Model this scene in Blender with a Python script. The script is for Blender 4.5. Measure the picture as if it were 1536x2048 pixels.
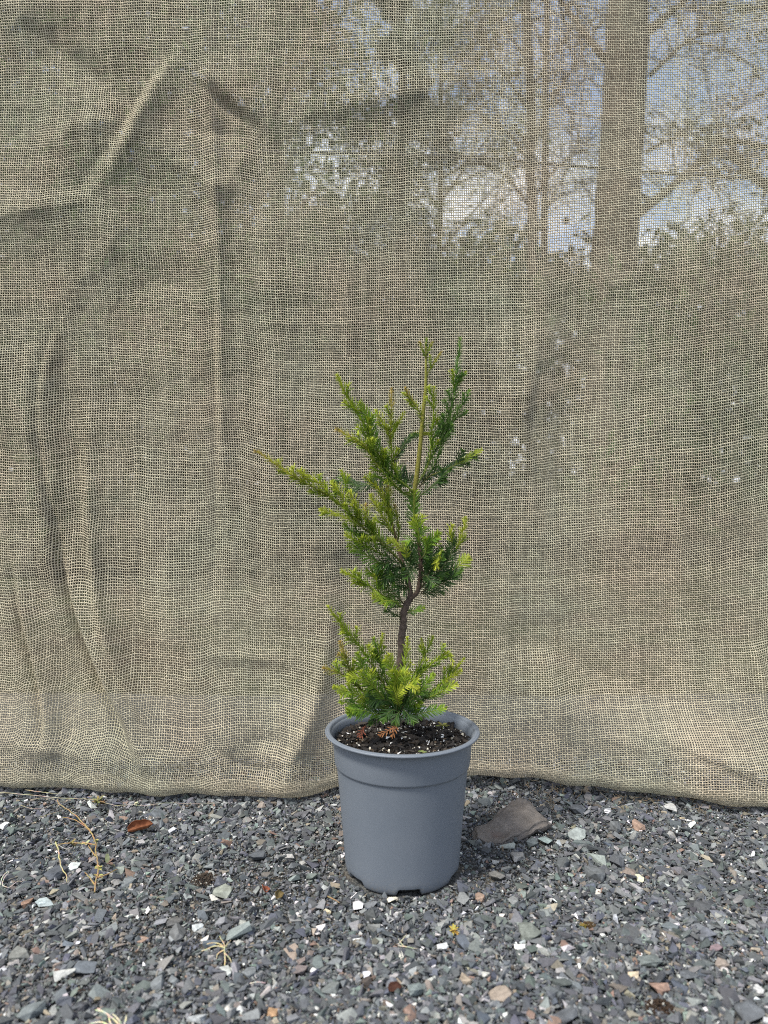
import bpy, bmesh, math, random
import numpy as np
from mathutils import Vector, Matrix, noise as mn

# ------------------------------------------------------------------ clear
for o in list(bpy.data.objects): bpy.data.objects.remove(o)
S = bpy.context.scene
COL = S.collection
PI = math.pi
R = math.radians

# ------------------------------------------------------------------ camera
F = 1500.0                      # focal length in photo pixels (photo is 1536 x 2048)
PITCH = R(2.18)
CAMZ = 0.432
cam_d = bpy.data.cameras.new('camera')
cam = bpy.data.objects.new('camera', cam_d); COL.objects.link(cam)
cam.location = (0, 0, CAMZ)
cam.rotation_euler = (R(90) - PITCH, 0, 0)
cam_d.sensor_fit = 'VERTICAL'; cam_d.sensor_height = 36.0; cam_d.sensor_width = 27.0
cam_d.lens = 36.0 * F / 2048.0
cam_d.clip_start = 0.05; cam_d.clip_end = 2000
cam_d.dof.use_dof = True; cam_d.dof.focus_distance = 0.95; cam_d.dof.aperture_fstop = 5.2
S.render.engine = "CYCLES"
S.camera = cam
S.cycles.filter_width = 1.0; S.cycles.use_denoising = False
S.render.resolution_x = 768; S.render.resolution_y = 1024

# ------------------------------------------------------------------ world, sun, exposure
SUN_EL, SUN_AZ = R(57), R(230)   # azimuth measured from +Y (behind the cloth) towards +X
w = bpy.data.worlds.new('World'); S.world = w; w.use_nodes = True
nt = w.node_tree; nt.nodes.clear()
sky = nt.nodes.new('ShaderNodeTexSky'); sky.sky_type = 'NISHITA'; sky.sun_disc = False
sky.sun_elevation = SUN_EL; sky.sun_rotation = SUN_AZ
sky.air_density = 1.0; sky.dust_density = 2.0; sky.ozone_density = 1.0
bg = nt.nodes.new('ShaderNodeBackground'); bg.inputs[1].default_value = 0.15
ow = nt.nodes.new('ShaderNodeOutputWorld')
# broken white cloud over the blue
tc = nt.nodes.new('ShaderNodeTexCoord'); cn = nt.nodes.new('ShaderNodeTexNoise'); cn.inputs['Scale'].default_value = 2.6; cn.inputs['Detail'].default_value = 7; cn.inputs['Roughness'].default_value = 0.6; cn.inputs['Distortion'].default_value = 0.4
mpn = nt.nodes.new('ShaderNodeMapping'); mpn.inputs['Scale'].default_value = (1, 1, 1.9); mpn.inputs['Location'].default_value = (0.6, 0.2, 0.0)
nt.links.new(tc.outputs['Generated'], mpn.inputs[0]); nt.links.new(mpn.outputs[0], cn.inputs['Vector'])
sz = nt.nodes.new('ShaderNodeSeparateXYZ'); nt.links.new(tc.outputs['Generated'], sz.inputs[0])
lo = nt.nodes.new('ShaderNodeMapRange'); nt.links.new(sz.outputs[2], lo.inputs[0]); lo.inputs[1].default_value = 0.05; lo.inputs[2].default_value = 0.5; lo.inputs[3].default_value = 0.16; lo.inputs[4].default_value = 0.0
ad_ = nt.nodes.new('ShaderNodeMath'); ad_.operation = 'ADD'; nt.links.new(cn.outputs[0], ad_.inputs[0]); nt.links.new(lo.outputs[0], ad_.inputs[1])
cm_ = nt.nodes.new('ShaderNodeMapRange'); nt.links.new(ad_.outputs[0], cm_.inputs[0]); cm_.inputs[1].default_value = 0.47; cm_.inputs[2].default_value = 0.66; cm_.inputs[3].default_value = 0.12; cm_.inputs[4].default_value = 0.95
cx = nt.nodes.new('ShaderNodeMix'); cx.data_type = 'RGBA'; nt.links.new(cm_.outputs[0], cx.inputs[0]); nt.links.new(sky.outputs[0], cx.inputs[6]); cx.inputs[7].default_value = (5.6, 5.8, 6.2, 1)
nt.links.new(cx.outputs[2], bg.inputs[0]); nt.links.new(bg.outputs[0], ow.inputs[0])
sd = bpy.data.lights.new('sun', 'SUN'); sd.energy = 2.7; sd.angle = R(10); sd.color = (1, 0.95, 0.86)
sun = bpy.data.objects.new('sun', sd); COL.objects.link(sun)
sv = Vector((math.sin(SUN_AZ) * math.cos(SUN_EL), math.cos(SUN_AZ) * math.cos(SUN_EL), math.sin(SUN_EL)))
sun.rotation_euler = sv.to_track_quat('Z', 'Y').to_euler()
S.view_settings.view_transform = 'Standard'; S.view_settings.look = 'None'
S.view_settings.exposure = 0.68; S.view_settings.gamma = 1.0

# ------------------------------------------------------------------ helpers
_r = Vector((1, 0, 0)); _f = Vector((0, math.cos(PITCH), -math.sin(PITCH))); _u = Vector((0, math.sin(PITCH), math.cos(PITCH)))
def at(u, v, Y):
    """world point seen at photo pixel (u, v) at depth Y"""
    d = _f + _r * ((u - 768) / F) + _u * ((1024 - v) / F)
    return Vector((0, 0, CAMZ)) + d * (Y / d.y)
def ground_at(u, v, z=0.0):
    d = _f + _r * ((u - 768) / F) + _u * ((1024 - v) / F)
    return Vector((0, 0, CAMZ)) + d * ((z - CAMZ) / d.z)

def tag(o, label=None, cat=None, group=None, kind=None):
    if label: o['label'] = label
    if cat: o['category'] = cat
    if group: o['group'] = group
    if kind: o['kind'] = kind
    return o
def empty(name, loc, label=None, cat=None, group=None):
    o = bpy.data.objects.new(name, None); COL.objects.link(o); o.location = loc; o.empty_display_size = 0.02
    return tag(o, label, cat, group)
def link(name, me, mat, parent=None):
    o = bpy.data.objects.new(name, me); COL.objects.link(o)
    if mat is not None and not me.materials: me.materials.append(mat)
    if parent is not None:
        o.parent = parent
    return o
def npmesh(name, V, loops, totals, col=None, smooth=False, uv=None):
    """mesh from numpy: V (n,3), flat loop indices, per-face loop totals, per-vertex colour"""
    me = bpy.data.meshes.new(name)
    V = np.asarray(V, np.float32); loops = np.asarray(loops, np.int32); totals = np.asarray(totals, np.int32)
    me.vertices.add(len(V)); me.vertices.foreach_set('co', V.ravel())
    me.loops.add(len(loops)); me.loops.foreach_set('vertex_index', loops)
    me.polygons.add(len(totals))
    st = np.zeros(len(totals), np.int32); st[1:] = np.cumsum(totals)[:-1]
    me.polygons.foreach_set('loop_start', st)
    try: me.polygons.foreach_set('loop_total', totals)
    except Exception: pass
    me.update(calc_edges=True)
    me.validate()
    me.polygons.foreach_set('use_smooth', np.full(len(me.polygons), bool(smooth)))
    if col is not None:
        a = me.color_attributes.new('Col', 'FLOAT_COLOR', 'POINT')
        c = np.ones((len(V), 4), np.float32); c[:, :3] = col
        a.data.foreach_set('color', c.ravel())
    if uv is not None:
        l = me.uv_layers.new(name='UVMap')
        l.data.foreach_set('uv', np.asarray(uv, np.float32)[loops].ravel())
    return me

class MB:
    """collects geometry for one mesh"""
    def __init__(s): s.v = []; s.f = []; s.c = []
    def add(s, verts, faces, col=(1, 1, 1)):
        b = len(s.v); s.v += [tuple(p) for p in verts]
        s.f += [tuple(i + b for i in f) for f in faces]
        if len(col) == 3 and not hasattr(col[0], '__len__'): s.c += [tuple(col)] * len(verts)
        else: s.c += [tuple(c) for c in col]
    def tube(s, pts, rads, n=8, col=(1, 1, 1), cap=True, rough=0.0):
        pts = [Vector(p) for p in pts]
        N = len(pts)
        if N < 2: return
        up = None; vs = []; cs = []
        for i, p in enumerate(pts):
            t = (pts[min(i + 1, N - 1)] - pts[max(i - 1, 0)])
            if t.length < 1e-9: t = Vector((0, 0, 1))
            t.normalize()
            if up is None:
                up = t.cross(Vector((0.3, 0.9, 0.31)));
                if up.length < 1e-3: up = t.cross(Vector((1, 0, 0)))
                up.normalize()
            else:
                up = (up - t * up.dot(t));
                up.normalize()
            b = t.cross(up)
            r = rads[i] if hasattr(rads, '__len__') else rads
            for k in range(n):
                a = 2 * PI * k / n
                rr = r * (1 + rough * (mn.noise(Vector((p.x * 60 + k * 1.7, p.y * 60, p.z * 60)) * 1.0)))
                vs.append(p + (up * math.cos(a) + b * math.sin(a)) * rr)
                cs.append(col[i] if hasattr(col[0], '__len__') else col)
        fs = []
        for i in range(N - 1):
            for k in range(n):
                k2 = (k + 1) % n
                fs.append((i * n + k, i * n + k2, (i + 1) * n + k2, (i + 1) * n + k))
        if cap:
            fs.append(tuple(range(n - 1, -1, -1))); fs.append(tuple((N - 1) * n + k for k in range(n)))
        s.add(vs, fs, cs)
    def build(s, name, mat, parent=None, smooth=True):
        loops = [i for f in s.f for i in f]; tot = [len(f) for f in s.f]
        V = np.array(s.v, np.float32)
        if parent is not None: V = V - np.array(parent.matrix_basis.translation if parent.parent is None else (0, 0, 0), np.float32)
        me = npmesh(name, V, loops, tot, np.array(s.c, np.float32), smooth)
        return link(name, me, mat, parent)

def smooth_line(pts, n=8):
    """Catmull-Rom through pts"""
    P = [Vector(p) for p in pts]
    if len(P) < 3:
        return [P[0].lerp(P[-1], i / n) for i in range(n + 1)]
    Q = [P[0] * 2 - P[1]] + P + [P[-1] * 2 - P[-2]]
    out = []
    for i in range(1, len(Q) - 2):
        for k in range(n):
            t = k / n
            a, b, c, d = Q[i - 1], Q[i], Q[i + 1], Q[i + 2]
            out.append(0.5 * ((2 * b) + (c - a) * t + (2 * a - 5 * b + 4 * c - d) * t * t + (3 * b - a - 3 * c + d) * t ** 3))
    out.append(P[-1])
    return out

# ------------------------------------------------------------------ materials
def new_mat(name):
    m = bpy.data.materials.new(name); m.use_nodes = True
    n = m.node_tree; n.nodes.clear()
    out = n.nodes.new('ShaderNodeOutputMaterial')
    return m, n, out
class G:
    """tiny node-graph writer"""
    def __init__(s, nt): s.nt = nt
    def node(s, t, **k):
        n = s.nt.nodes.new(t)
        for a, b in k.items(): setattr(n, a, b)
        return n
    def put(s, sock, v):
        if hasattr(v, 'is_output') or isinstance(v, bpy.types.NodeSocket): s.nt.links.new(v, sock)
        elif v is not None: sock.default_value = v
    def math(s, op, a, b=None, c=None, clamp=False):
        n = s.node('ShaderNodeMath', operation=op); n.use_clamp = clamp
        s.put(n.inputs[0], a)
        if b is not None: s.put(n.inputs[1], b)
        if c is not None: s.put(n.inputs[2], c)
        return n.outputs[0]
    def noise(s, vec, scale, detail=2.0, rough=0.5, dim='3D', dist=0.0):
        n = s.node('ShaderNodeTexNoise', noise_dimensions=dim)
        if vec is not None: s.put(n.inputs['Vector'], vec)
        n.inputs['Scale'].default_value = scale; n.inputs['Detail'].default_value = detail
        n.inputs['Roughness'].default_value = rough; n.inputs['Distortion'].default_value = dist
        return n.outputs[0], n.outputs[1]
    def maprange(s, v, a, b, c, d, smooth=False):
        n = s.node('ShaderNodeMapRange');
        if smooth: n.interpolation_type = 'SMOOTHSTEP'
        s.put(n.inputs[0], v)
        for i, x in enumerate((a, b, c, d)): s.put(n.inputs[i + 1], x)
        return n.outputs[0]
    def mixc(s, f, a, b, mode='MIX'):
        n = s.node('ShaderNodeMix', data_type='RGBA', blend_type=mode)
        s.put(n.inputs[0], f); s.put(n.inputs[6], a); s.put(n.inputs[7], b)
        return n.outputs[2]
    def xyz(s, x, y, z):
        n = s.node('ShaderNodeCombineXYZ'); s.put(n.inputs[0], x); s.put(n.inputs[1], y); s.put(n.inputs[2], z)
        return n.outputs[0]
    def bump(s, h, strength, dist):
        n = s.node('ShaderNodeBump'); n.inputs['Strength'].default_value = strength; n.inputs['Distance'].default_value = dist
        s.put(n.inputs['Height'], h); return n.outputs[0]
    def principled(s, col, rough=0.8, spec=0.3, normal=None):
        n = s.node('ShaderNodeBsdfPrincipled'); s.put(n.inputs['Base Color'], col); s.put(n.inputs['Roughness'], rough)
        n.inputs['Specular IOR Level'].default_value = spec
        if normal is not None: s.put(n.inputs['Normal'], normal)
        return n
    def link(s, a, b): s.nt.links.new(a, b)
    def attr(s): return s.node('ShaderNodeAttribute', attribute_name='Col').outputs[0]
    def pos(s): return s.node('ShaderNodeNewGeometry').outputs['Position']

def mat_attr(name, rough=0.8, spec=0.3, nscale=300, namp=0.35, bump=0.4, bdist=0.0006, bscale=900, transl=0.0, dist=0.0):
    """natural colour per thing from the colour attribute, broken up by noise, with relief"""
    m, n, out = new_mat(name); g = G(n)
    p = g.pos()
    f, _ = g.noise(p, nscale, 4, 0.65, dist=dist)
    k = g.maprange(f, 0.25, 0.75, 1 - namp, 1 + namp)
    c = g.attr()
    vm = g.node('ShaderNodeVectorMath', operation='SCALE'); g.link(c, vm.inputs[0]); g.link(k, vm.inputs['Scale'])
    h, _ = g.noise(p, bscale, 4, 0.6)
    b = g.bump(h, bump, bdist)
    pr = g.principled(vm.outputs[0], rough, spec, b)
    if transl > 0:
        t = g.node('ShaderNodeBsdfTranslucent'); g.link(vm.outputs[0], t.inputs[0])
        mx = g.node('ShaderNodeMixShader'); mx.inputs[0].default_value = transl
        g.link(pr.outputs[0], mx.inputs[1]); g.link(t.outputs[0], mx.inputs[2]); g.link(mx.outputs[0], out.inputs[0])
    else:
        g.link(pr.outputs[0], out.inputs[0])
    return m

def mat_burlap():
    m, n, out = new_mat('burlap'); g = G(n)
    uv = g.node('ShaderNodeUVMap', uv_map='UVMap').outputs[0]          # in threads
    _, wob = g.noise(uv, 0.028, 3, 0.5)
    _, wob2 = g.noise(uv, 0.35, 2, 0.5)
    va = g.node('ShaderNodeVectorMath', operation='SUBTRACT'); g.link(wob, va.inputs[0]); va.inputs[1].default_value = (0.5, 0.5, 0.5)
    vs = g.node('ShaderNodeVectorMath', operation='SCALE'); g.link(va.outputs[0], vs.inputs[0]); vs.inputs['Scale'].default_value = 3.0
    vb = g.node('ShaderNodeVectorMath', operation='SUBTRACT'); g.link(wob2, vb.inputs[0]); vb.inputs[1].default_value = (0.5, 0.5, 0.5)
    vt = g.node('ShaderNodeVectorMath', operation='SCALE'); g.link(vb.outputs[0], vt.inputs[0]); vt.inputs['Scale'].default_value = 0.38
    ad = g.node('ShaderNodeVectorMath', operation='ADD'); g.link(uv, ad.inputs[0]); g.link(vs.outputs[0], ad.inputs[1])
    ad2 = g.node('ShaderNodeVectorMath', operation='ADD'); g.link(ad.outputs[0], ad2.inputs[0]); g.link(vt.outputs[0], ad2.inputs[1])
    sp = g.node('ShaderNodeSeparateXYZ'); g.link(ad2.outputs[0], sp.inputs[0])
    x, y = sp.outputs[0], sp.outputs[1]
    def thread(a, along, seed):
        fr = g.math('FRACT', a); fl = g.math('FLOOR', a)
        d = g.math('MULTIPLY', g.math('ABSOLUTE', g.math('SUBTRACT', fr, 0.5)), 2.0)
        wn = g.node('ShaderNodeTexWhiteNoise', noise_dimensions='2D'); g.put(wn.inputs['Vector'], g.xyz(fl, seed, 0.0))
        sl, _ = g.noise(g.xyz(g.math('MULTIPLY', fl, 7.31), g.math('MULTIPLY', along, 0.12), seed), 1.0, 3, 0.7)
        slub = g.maprange(sl, 0.3, 0.75, -0.10, 0.15)
        wd = g.math('ADD', g.math('ADD', g.math('MULTIPLY', wn.outputs[0], 0.10), 0.375), slub)
        wd = g.math('ADD', wd, dens)
        return d, wd, g.math('ADD', g.math('MULTIPLY', wn.outputs[0], 0.6), g.maprange(sl, 0.35, 0.7, 0.0, 0.5))
    den, _ = g.noise(uv, 0.016, 4, 0.6)
    dens = g.maprange(den, 0.3, 0.7, -0.07, 0.07)
    dx, wx, rx = thread(x, y, 3.7)
    dy, wy, ry = thread(y, x, 9.1)
    mx_ = g.math('LESS_THAN', dx, wx); my_ = g.math('LESS_THAN', dy, wy)
    alpha = g.math('MAXIMUM', mx_, my_)
    ov = g.math('MULTIPLY', g.math('COSINE', g.math('MULTIPLY', g.math('SUBTRACT', x, 0.5), PI)), g.math('COSINE', g.math('MULTIPLY', g.math('SUBTRACT', y, 0.5), PI)))
    def hh(d, wd, m_, s):
        q = g.math('DIVIDE', d, wd)
        q = g.math('SUBTRACT', 1.0, g.math('MULTIPLY', q, q))
        return g.math('MULTIPLY', g.math('ADD', g.math('ADD', q, g.math('MULTIPLY', ov, s)), 1.0), m_)
    hX = hh(dx, wx, mx_, 0.8); hY = hh(dy, wy, my_, -0.8)
    h = g.math('MAXIMUM', hX, hY); sel = g.math('GREATER_THAN', hY, hX)
    rt = g.math('ADD', g.math('MULTIPLY', sel, ry), g.math('MULTIPLY', g.math('SUBTRACT', 1.0, sel), rx))
    fz, _ = g.noise(uv, 9.0, 3, 0.8)
    h2 = g.math('ADD', h, g.math('MULTIPLY', fz, 0.8))
    nrm = g.bump(h2, 0.8, 0.0012)
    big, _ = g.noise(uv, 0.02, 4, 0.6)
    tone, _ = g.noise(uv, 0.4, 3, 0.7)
    c1 = g.mixc(g.maprange(big, 0.35, 0.65, 0, 1), (0.61, 0.525, 0.385, 1), (0.55, 0.53, 0.385, 1))  # random tan stain; greenish patches paint in light coming through the cloth
    k = g.math('ADD', g.math('MULTIPLY', rt, 0.34), g.maprange(tone, 0.3, 0.7, 0.64, 0.92))
    vm = g.node('ShaderNodeVectorMath', operation='SCALE'); g.link(c1, vm.inputs[0]); g.link(k, vm.inputs['Scale'])
    pr = g.principled(vm.outputs[0], 0.92, 0.1, nrm)
    tl = g.node('ShaderNodeBsdfTranslucent'); g.link(vm.outputs[0], tl.inputs[0]); g.link(nrm, tl.inputs['Normal'])
    mix = g.node('ShaderNodeMixShader'); mix.inputs[0].default_value = 0.16
    g.link(pr.outputs[0], mix.inputs[1]); g.link(tl.outputs[0], mix.inputs[2])
    tr = g.node('ShaderNodeBsdfTransparent')
    m2 = g.node('ShaderNodeMixShader'); g.link(alpha, m2.inputs[0]); g.link(tr.outputs[0], m2.inputs[1]); g.link(mix.outputs[0], m2.inputs[2])
    g.link(m2.outputs[0], out.inputs[0])
    return m

def mat_pot():
    m, n, out = new_mat('pot_plastic'); g = G(n)
    p = g.node('ShaderNodeTexCoord').outputs['Object']
    a, _ = g.noise(p, 14, 4, 0.6)
    st = g.node('ShaderNodeMapping'); g.link(p, st.inputs[0]); st.inputs['Scale'].default_value = (1, 1, 0.25)
    b, _ = g.noise(st.outputs[0], 60, 3, 0.7)
    dz, _ = g.noise(p, 260, 3, 0.75)
    dust = g.maprange(dz, 0.62, 0.78, 0, 0.5)
    c = g.mixc(g.maprange(a, 0.3, 0.7, 0, 1), (0.132, 0.155, 0.184, 1), (0.150, 0.172, 0.200, 1))
    c = g.mixc(g.math('MULTIPLY', dust, g.maprange(b, 0.45, 0.7, 0, 0.55)), c, (0.36, 0.36, 0.34, 1))
    sep = g.node('ShaderNodeSeparateXYZ'); g.link(p, sep.inputs[0])
    low = g.maprange(sep.outputs[2], 0.0, 0.022, 1, 0)
    sp, _ = g.noise(p, 420, 3, 0.6)
    c = g.mixc(g.math('MULTIPLY', low, g.maprange(sp, 0.5, 0.7, 0, 0.6)), c, (0.22, 0.20, 0.17, 1))
    fn, _ = g.noise(p, 1500, 2, 0.5)
    nrm = g.bump(g.math('ADD', fn, g.math('MULTIPLY', a, 2.0)), 0.12, 0.0004)
    pr = g.principled(c, g.maprange(b, 0.3, 0.7, 0.42, 0.58), 0.45, nrm)
    g.link(pr.outputs[0], out.inputs[0]); return m

def mat_ground():
    m, n, out = new_mat('grit'); g = G(n); p = g.pos()
    v = g.node('ShaderNodeTexVoronoi'); g.link(p, v.inputs['Vector']); v.inputs['Scale'].default_value = 420
    f, _ = g.noise(p, 25, 4, 0.6)
    f2, _ = g.noise(p, 800, 3, 0.6)
    sc = g.node('ShaderNodeSeparateColor'); g.link(v.outputs['Color'], sc.inputs[0])
    c = g.mixc(sc.outputs[0], (0.035, 0.04, 0.045, 1), (0.13, 0.13, 0.12, 1))
    c = g.mixc(g.maprange(f, 0.48, 0.68, 0, 0.6), c, (0.17, 0.145, 0.11, 1))
    nrm = g.bump(g.math('ADD', g.math('MULTIPLY', v.outputs['Distance'], -1.0), g.math('MULTIPLY', f2, 0.5)), 0.9, 0.0015)
    pr = g.principled(c, 0.95, 0.15, nrm)
    g.link(pr.outputs[0], out.inputs[0]); return m
def mat_forest():
    m, n, out = new_mat('forest_floor'); g = G(n); p = g.pos()
    f, _ = g.noise(p, 2.5, 5, 0.65); f2, _ = g.noise(p, 40, 4, 0.7)
    c = g.mixc(g.maprange(f, 0.4, 0.65, 0, 1), (0.03, 0.022, 0.015, 1), (0.024, 0.036, 0.012, 1))
    c = g.mixc(g.maprange(f2, 0.5, 0.75, 0, 0.6), c, (0.10, 0.075, 0.045, 1))
    pr = g.principled(c, 0.95, 0.1, g.bump(f2, 0.8, 0.03)); g.link(pr.outputs[0], out.inputs[0]); return m
def mat_bark(name, c1, c2, scale=60, stretch=0.25, bdist=0.001):
    m, n, out = new_mat(name); g = G(n); p = g.pos()
    st = g.node('ShaderNodeMapping'); g.link(p, st.inputs[0]); st.inputs['Scale'].default_value = (1, 1, stretch)
    f, _ = g.noise(st.outputs[0], scale, 6, 0.7, dist=0.6); f2, _ = g.noise(p, scale * 4, 3, 0.6)
    c = g.mixc(g.maprange(f, 0.35, 0.65, 0, 1), c1, c2)
    pr = g.principled(c, 0.9, 0.15, g.bump(g.math('ADD', f, g.math('MULTIPLY', f2, 0.4)), 0.8, bdist)); g.link(pr.outputs[0], out.inputs[0]); return m

M_STONE = mat_attr('stone', 0.72, 0.35, 420, 0.34, 0.3, 0.0005, 1300, dist=1.0)
M_SOIL = mat_attr('potting_soil', 0.9, 0.25, 500, 0.4, 0.8, 0.0008, 1100)
M_NEEDLE = mat_attr('needle', 0.55, 0.35, 200, 0.12, 0.1, 0.0002, 900, transl=0.26)
M_STEM = mat_attr('young_stem', 0.7, 0.25, 350, 0.25, 0.5, 0.0004, 1200)
M_DRY = mat_attr('dry_plant', 0.8, 0.2, 400, 0.25, 0.4, 0.0004, 1200, transl=0.15)
M_LEAF = mat_attr('tree_leaf', 0.7, 0.2, 6, 0.3, 0.0, 0.001, 50, transl=0.35)
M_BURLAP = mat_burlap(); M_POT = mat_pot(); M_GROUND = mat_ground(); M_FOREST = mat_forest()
M_BARK = mat_bark('tree_bark', (0.055, 0.042, 0.03, 1), (0.13, 0.105, 0.08, 1), 14, 0.15, 0.02)
M_TRUNK = mat_attr('sapling_bark', 0.92, 0.15, 500, 0.45, 1.0, 0.001, 700)
M_ROCK = None

rng = np.random.default_rng(7)
random.seed(7)

# ------------------------------------------------------------------ ground
def gh(x, y):
    """gentle height of the gravel bed"""
    return 0.0028 * np.sin(9 * x + 1.3) * np.cos(7 * y + 0.5) + 0.0016 * np.sin(31 * x + 4) * np.sin(27 * y + 1) + 0.0008 * np.sin(83 * x) * np.cos(71 * y + 2)
def grid_mesh(name, xs, ys, zf, uvf=None, smooth=True):
    X, Y = np.meshgrid(xs, ys); Z = zf(X, Y)
    V = np.stack([X, Y, Z], -1).reshape(-1, 3); nx, ny = len(xs), len(ys)
    i = np.arange((ny - 1) * (nx - 1)); r = i // (nx - 1); c = i % (nx - 1); b = r * nx + c
    L = np.stack([b, b + 1, b + nx + 1, b + nx], -1).ravel()
    return npmesh(name, V, L, np.full(len(i), 4), None, smooth)
fg = link('ground', grid_mesh('ground', np.concatenate([[-900, -200, -50, -12], np.linspace(-6, 6, 25), [12, 50, 200, 900]]),
     np.concatenate([[-300, -60, -10, -3], np.linspace(-2, 12, 30), [30, 90, 300, 1200]]), lambda X, Y: -0.016 + 0 * X + np.where((Y > 2.0), 0.02 * np.sin(1.7 * X) * np.cos(2.1 * Y), 0)), M_FOREST)
tag(fg, kind='structure')
gb = link('gravel_bed', grid_mesh('gravel_bed', np.linspace(-1.3, 1.3, 300), np.linspace(0.15, 1.6, 180),
     lambda X, Y: gh(X, Y) - 0.0035 + 0.0012 * np.sin(211 * X) * np.sin(193 * Y) - 0.016 * np.clip((np.abs(X) - 1.2) / 0.1, 0, 1) - 0.016 * np.clip((Y - 1.5) / 0.1, 0, 1) - 0.016 * np.clip((0.25 - Y) / 0.1, 0, 1)), M_GROUND)
tag(gb, kind='structure')

# ------------------------------------------------------------------ stones
def stone_proto(n, flat, seed):
    rr = random.Random(seed); bm = bmesh.new()
    for _ in range(n):
        v = Vector((rr.gauss(0, 1), rr.gauss(0, 1), rr.gauss(0, 1))).normalized() * rr.uniform(0.75, 1.1)
        m_ = max(abs(v.x), abs(v.y), abs(v.z)); v = v * (0.25 + 0.75 * (0.85 / m_))    # blocky shards
        z = max(-0.8, min(0.8, v.z * 1.6))                                              # flat cleaved faces
        bm.verts.new((v.x, v.y * 0.84, z * flat))
    r = bmesh.ops.convex_hull(bm, input=bm.verts)
    bmesh.ops.delete(bm, geom=[g for g in r['geom_interior'] if isinstance(g, bmesh.types.BMVert)], context='VERTS')
    bm.normal_update()
    bm.verts.ensure_lookup_table(); bm.verts.index_update()
    V = np.array([v.co[:] for v in bm.verts], np.float32); Fc = [[v.index for v in f.verts] for f in bm.faces]
    bm.free(); return V, np.array(Fc, np.int32)
PROTO_S = [stone_proto(8, 0.6, i) for i in range(24)]
PROTO_M = [stone_proto(7, 0.55, 100 + i) for i in range(24)]
PROTO_L = [stone_proto(8, 0.46, 200 + i) for i in range(24)]

PALETTE = [ # weight, colour
    (30, (0.070, 0.076, 0.082)), (25, (0.105, 0.113, 0.119)), (13, (0.16, 0.168, 0.170)), (9, (0.090, 0.108, 0.102)),
    (5, (0.080, 0.088, 0.112)), (6, (0.24, 0.246, 0.24)), (4.5, (0.17, 0.152, 0.128)), (1.3, (0.18, 0.125, 0.10)), (2.2, (0.42, 0.41, 0.39)),
    (1.2, (0.74, 0.73, 0.70)), (1.4, (0.27, 0.235, 0.175)), (2.2, (0.17, 0.21, 0.185))]
pw = np.array([p[0] for p in PALETTE], float); pw /= pw.sum(); pc = np.array([p[1] for p in PALETTE], np.float32)

def rotmats(n, tilt):
    a = rng.uniform(0, 2 * PI, n); t = rng.normal(0, tilt, n); s = rng.uniform(0, 2 * PI, n)
    ca, sa = np.cos(a), np.sin(a)
    Rz = np.zeros((n, 3, 3)); Rz[:, 0, 0] = ca; Rz[:, 0, 1] = -sa; Rz[:, 1, 0] = sa; Rz[:, 1, 1] = ca; Rz[:, 2, 2] = 1
    ax = np.stack([np.cos(s), np.sin(s), 0 * s], -1); K = np.zeros((n, 3, 3))
    K[:, 0, 2] = ax[:, 1]; K[:, 1, 2] = -ax[:, 0]; K[:, 2, 0] = -ax[:, 1]; K[:, 2, 1] = ax[:, 0]
    I = np.eye(3)[None]; st = np.sin(t)[:, None, None]; ct = np.cos(t)[:, None, None]
    Rt = I + st * K + (1 - ct) * (K @ K)
    return Rt @ Rz
def scatter(protos, P, size, tilt, cols, jitter=0.15):
    """returns V, F(tri), C arrays of stones at P"""
    n = len(P); Rm = rotmats(n, tilt); pid = rng.integers(0, len(protos), n)
    sc = np.stack([size * rng.uniform(0.85, 1.3, n), size * rng.uniform(0.7, 1.1, n), size * rng.uniform(0.6, 1.1, n)], -1)
    Vs, Fs, Cs = [], [], []; base = 0
    for k, (pv, pf) in enumerate(protos):
        idx = np.where(pid == k)[0]
        if len(idx) == 0: continue
        v = pv[None] * sc[idx][:, None, :]
        v = np.einsum('nij,nkj->nki', Rm[idx], v) + P[idx][:, None, :]
        m = len(pv)
        Vs.append(v.reshape(-1, 3)); Fs.append((pf[None] + (base + np.arange(len(idx)) * m)[:, None, None]).reshape(-1, 3))
        Cs.append(np.repeat(cols[idx], m, 0)); base += m * len(idx)
    return np.concatenate(Vs), np.concatenate(Fs), np.concatenate(Cs)

POT_Y = 0.83; POT_X = at(804.5, 1464, POT_Y).x; POT_H = 0.150
ROCK_PX = [(944, 1652), (981, 1634), (1012, 1604), (1030, 1592), (1056, 1597), (1080, 1623), (1103, 1636), (1100, 1649), (1077, 1655), (1046, 1667), (1009, 1690), (973, 1688), (947, 1676)]
# plane of the slab: leaning back, low edge in front
rk_a = ground_at(1000, 1688, 0.002); rk_tilt = 0.24     # rise per metre of depth
def rock_pt(u, v):
    d = _f + _r * ((u - 768) / F) + _u * ((1024 - v) / F)
    o = Vector((0, 0, CAMZ))
    # z = 0.002 + rk_tilt*(y - rk_a.y)
    t = (0.002 + rk_tilt * (o.y - rk_a.y) - o.z) / (d.z - rk_tilt * d.y)
    return o + d * t
ROCK = [rock_pt(u, v) for u, v in ROCK_PX]
rock_c = sum(ROCK, Vector()) / len(ROCK)
def inside_rock(x, y, grow=1.0):
    px = np.array([rock_c.x + (p.x - rock_c.x) * grow for p in ROCK]); py = np.array([rock_c.y + (p.y - rock_c.y) * grow for p in ROCK])
    c = np.zeros(len(x), bool); j = len(px) - 1
    for i in range(len(px)):
        cond = ((py[i] > y) != (py[j] > y)) & (x < (px[j] - px[i]) * (y - py[i]) / (py[j] - py[i] + 1e-12) + px[i])
        c ^= cond; j = i
    return c
PLACED = []   # (x, y, r) of individual things on the gravel

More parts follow.
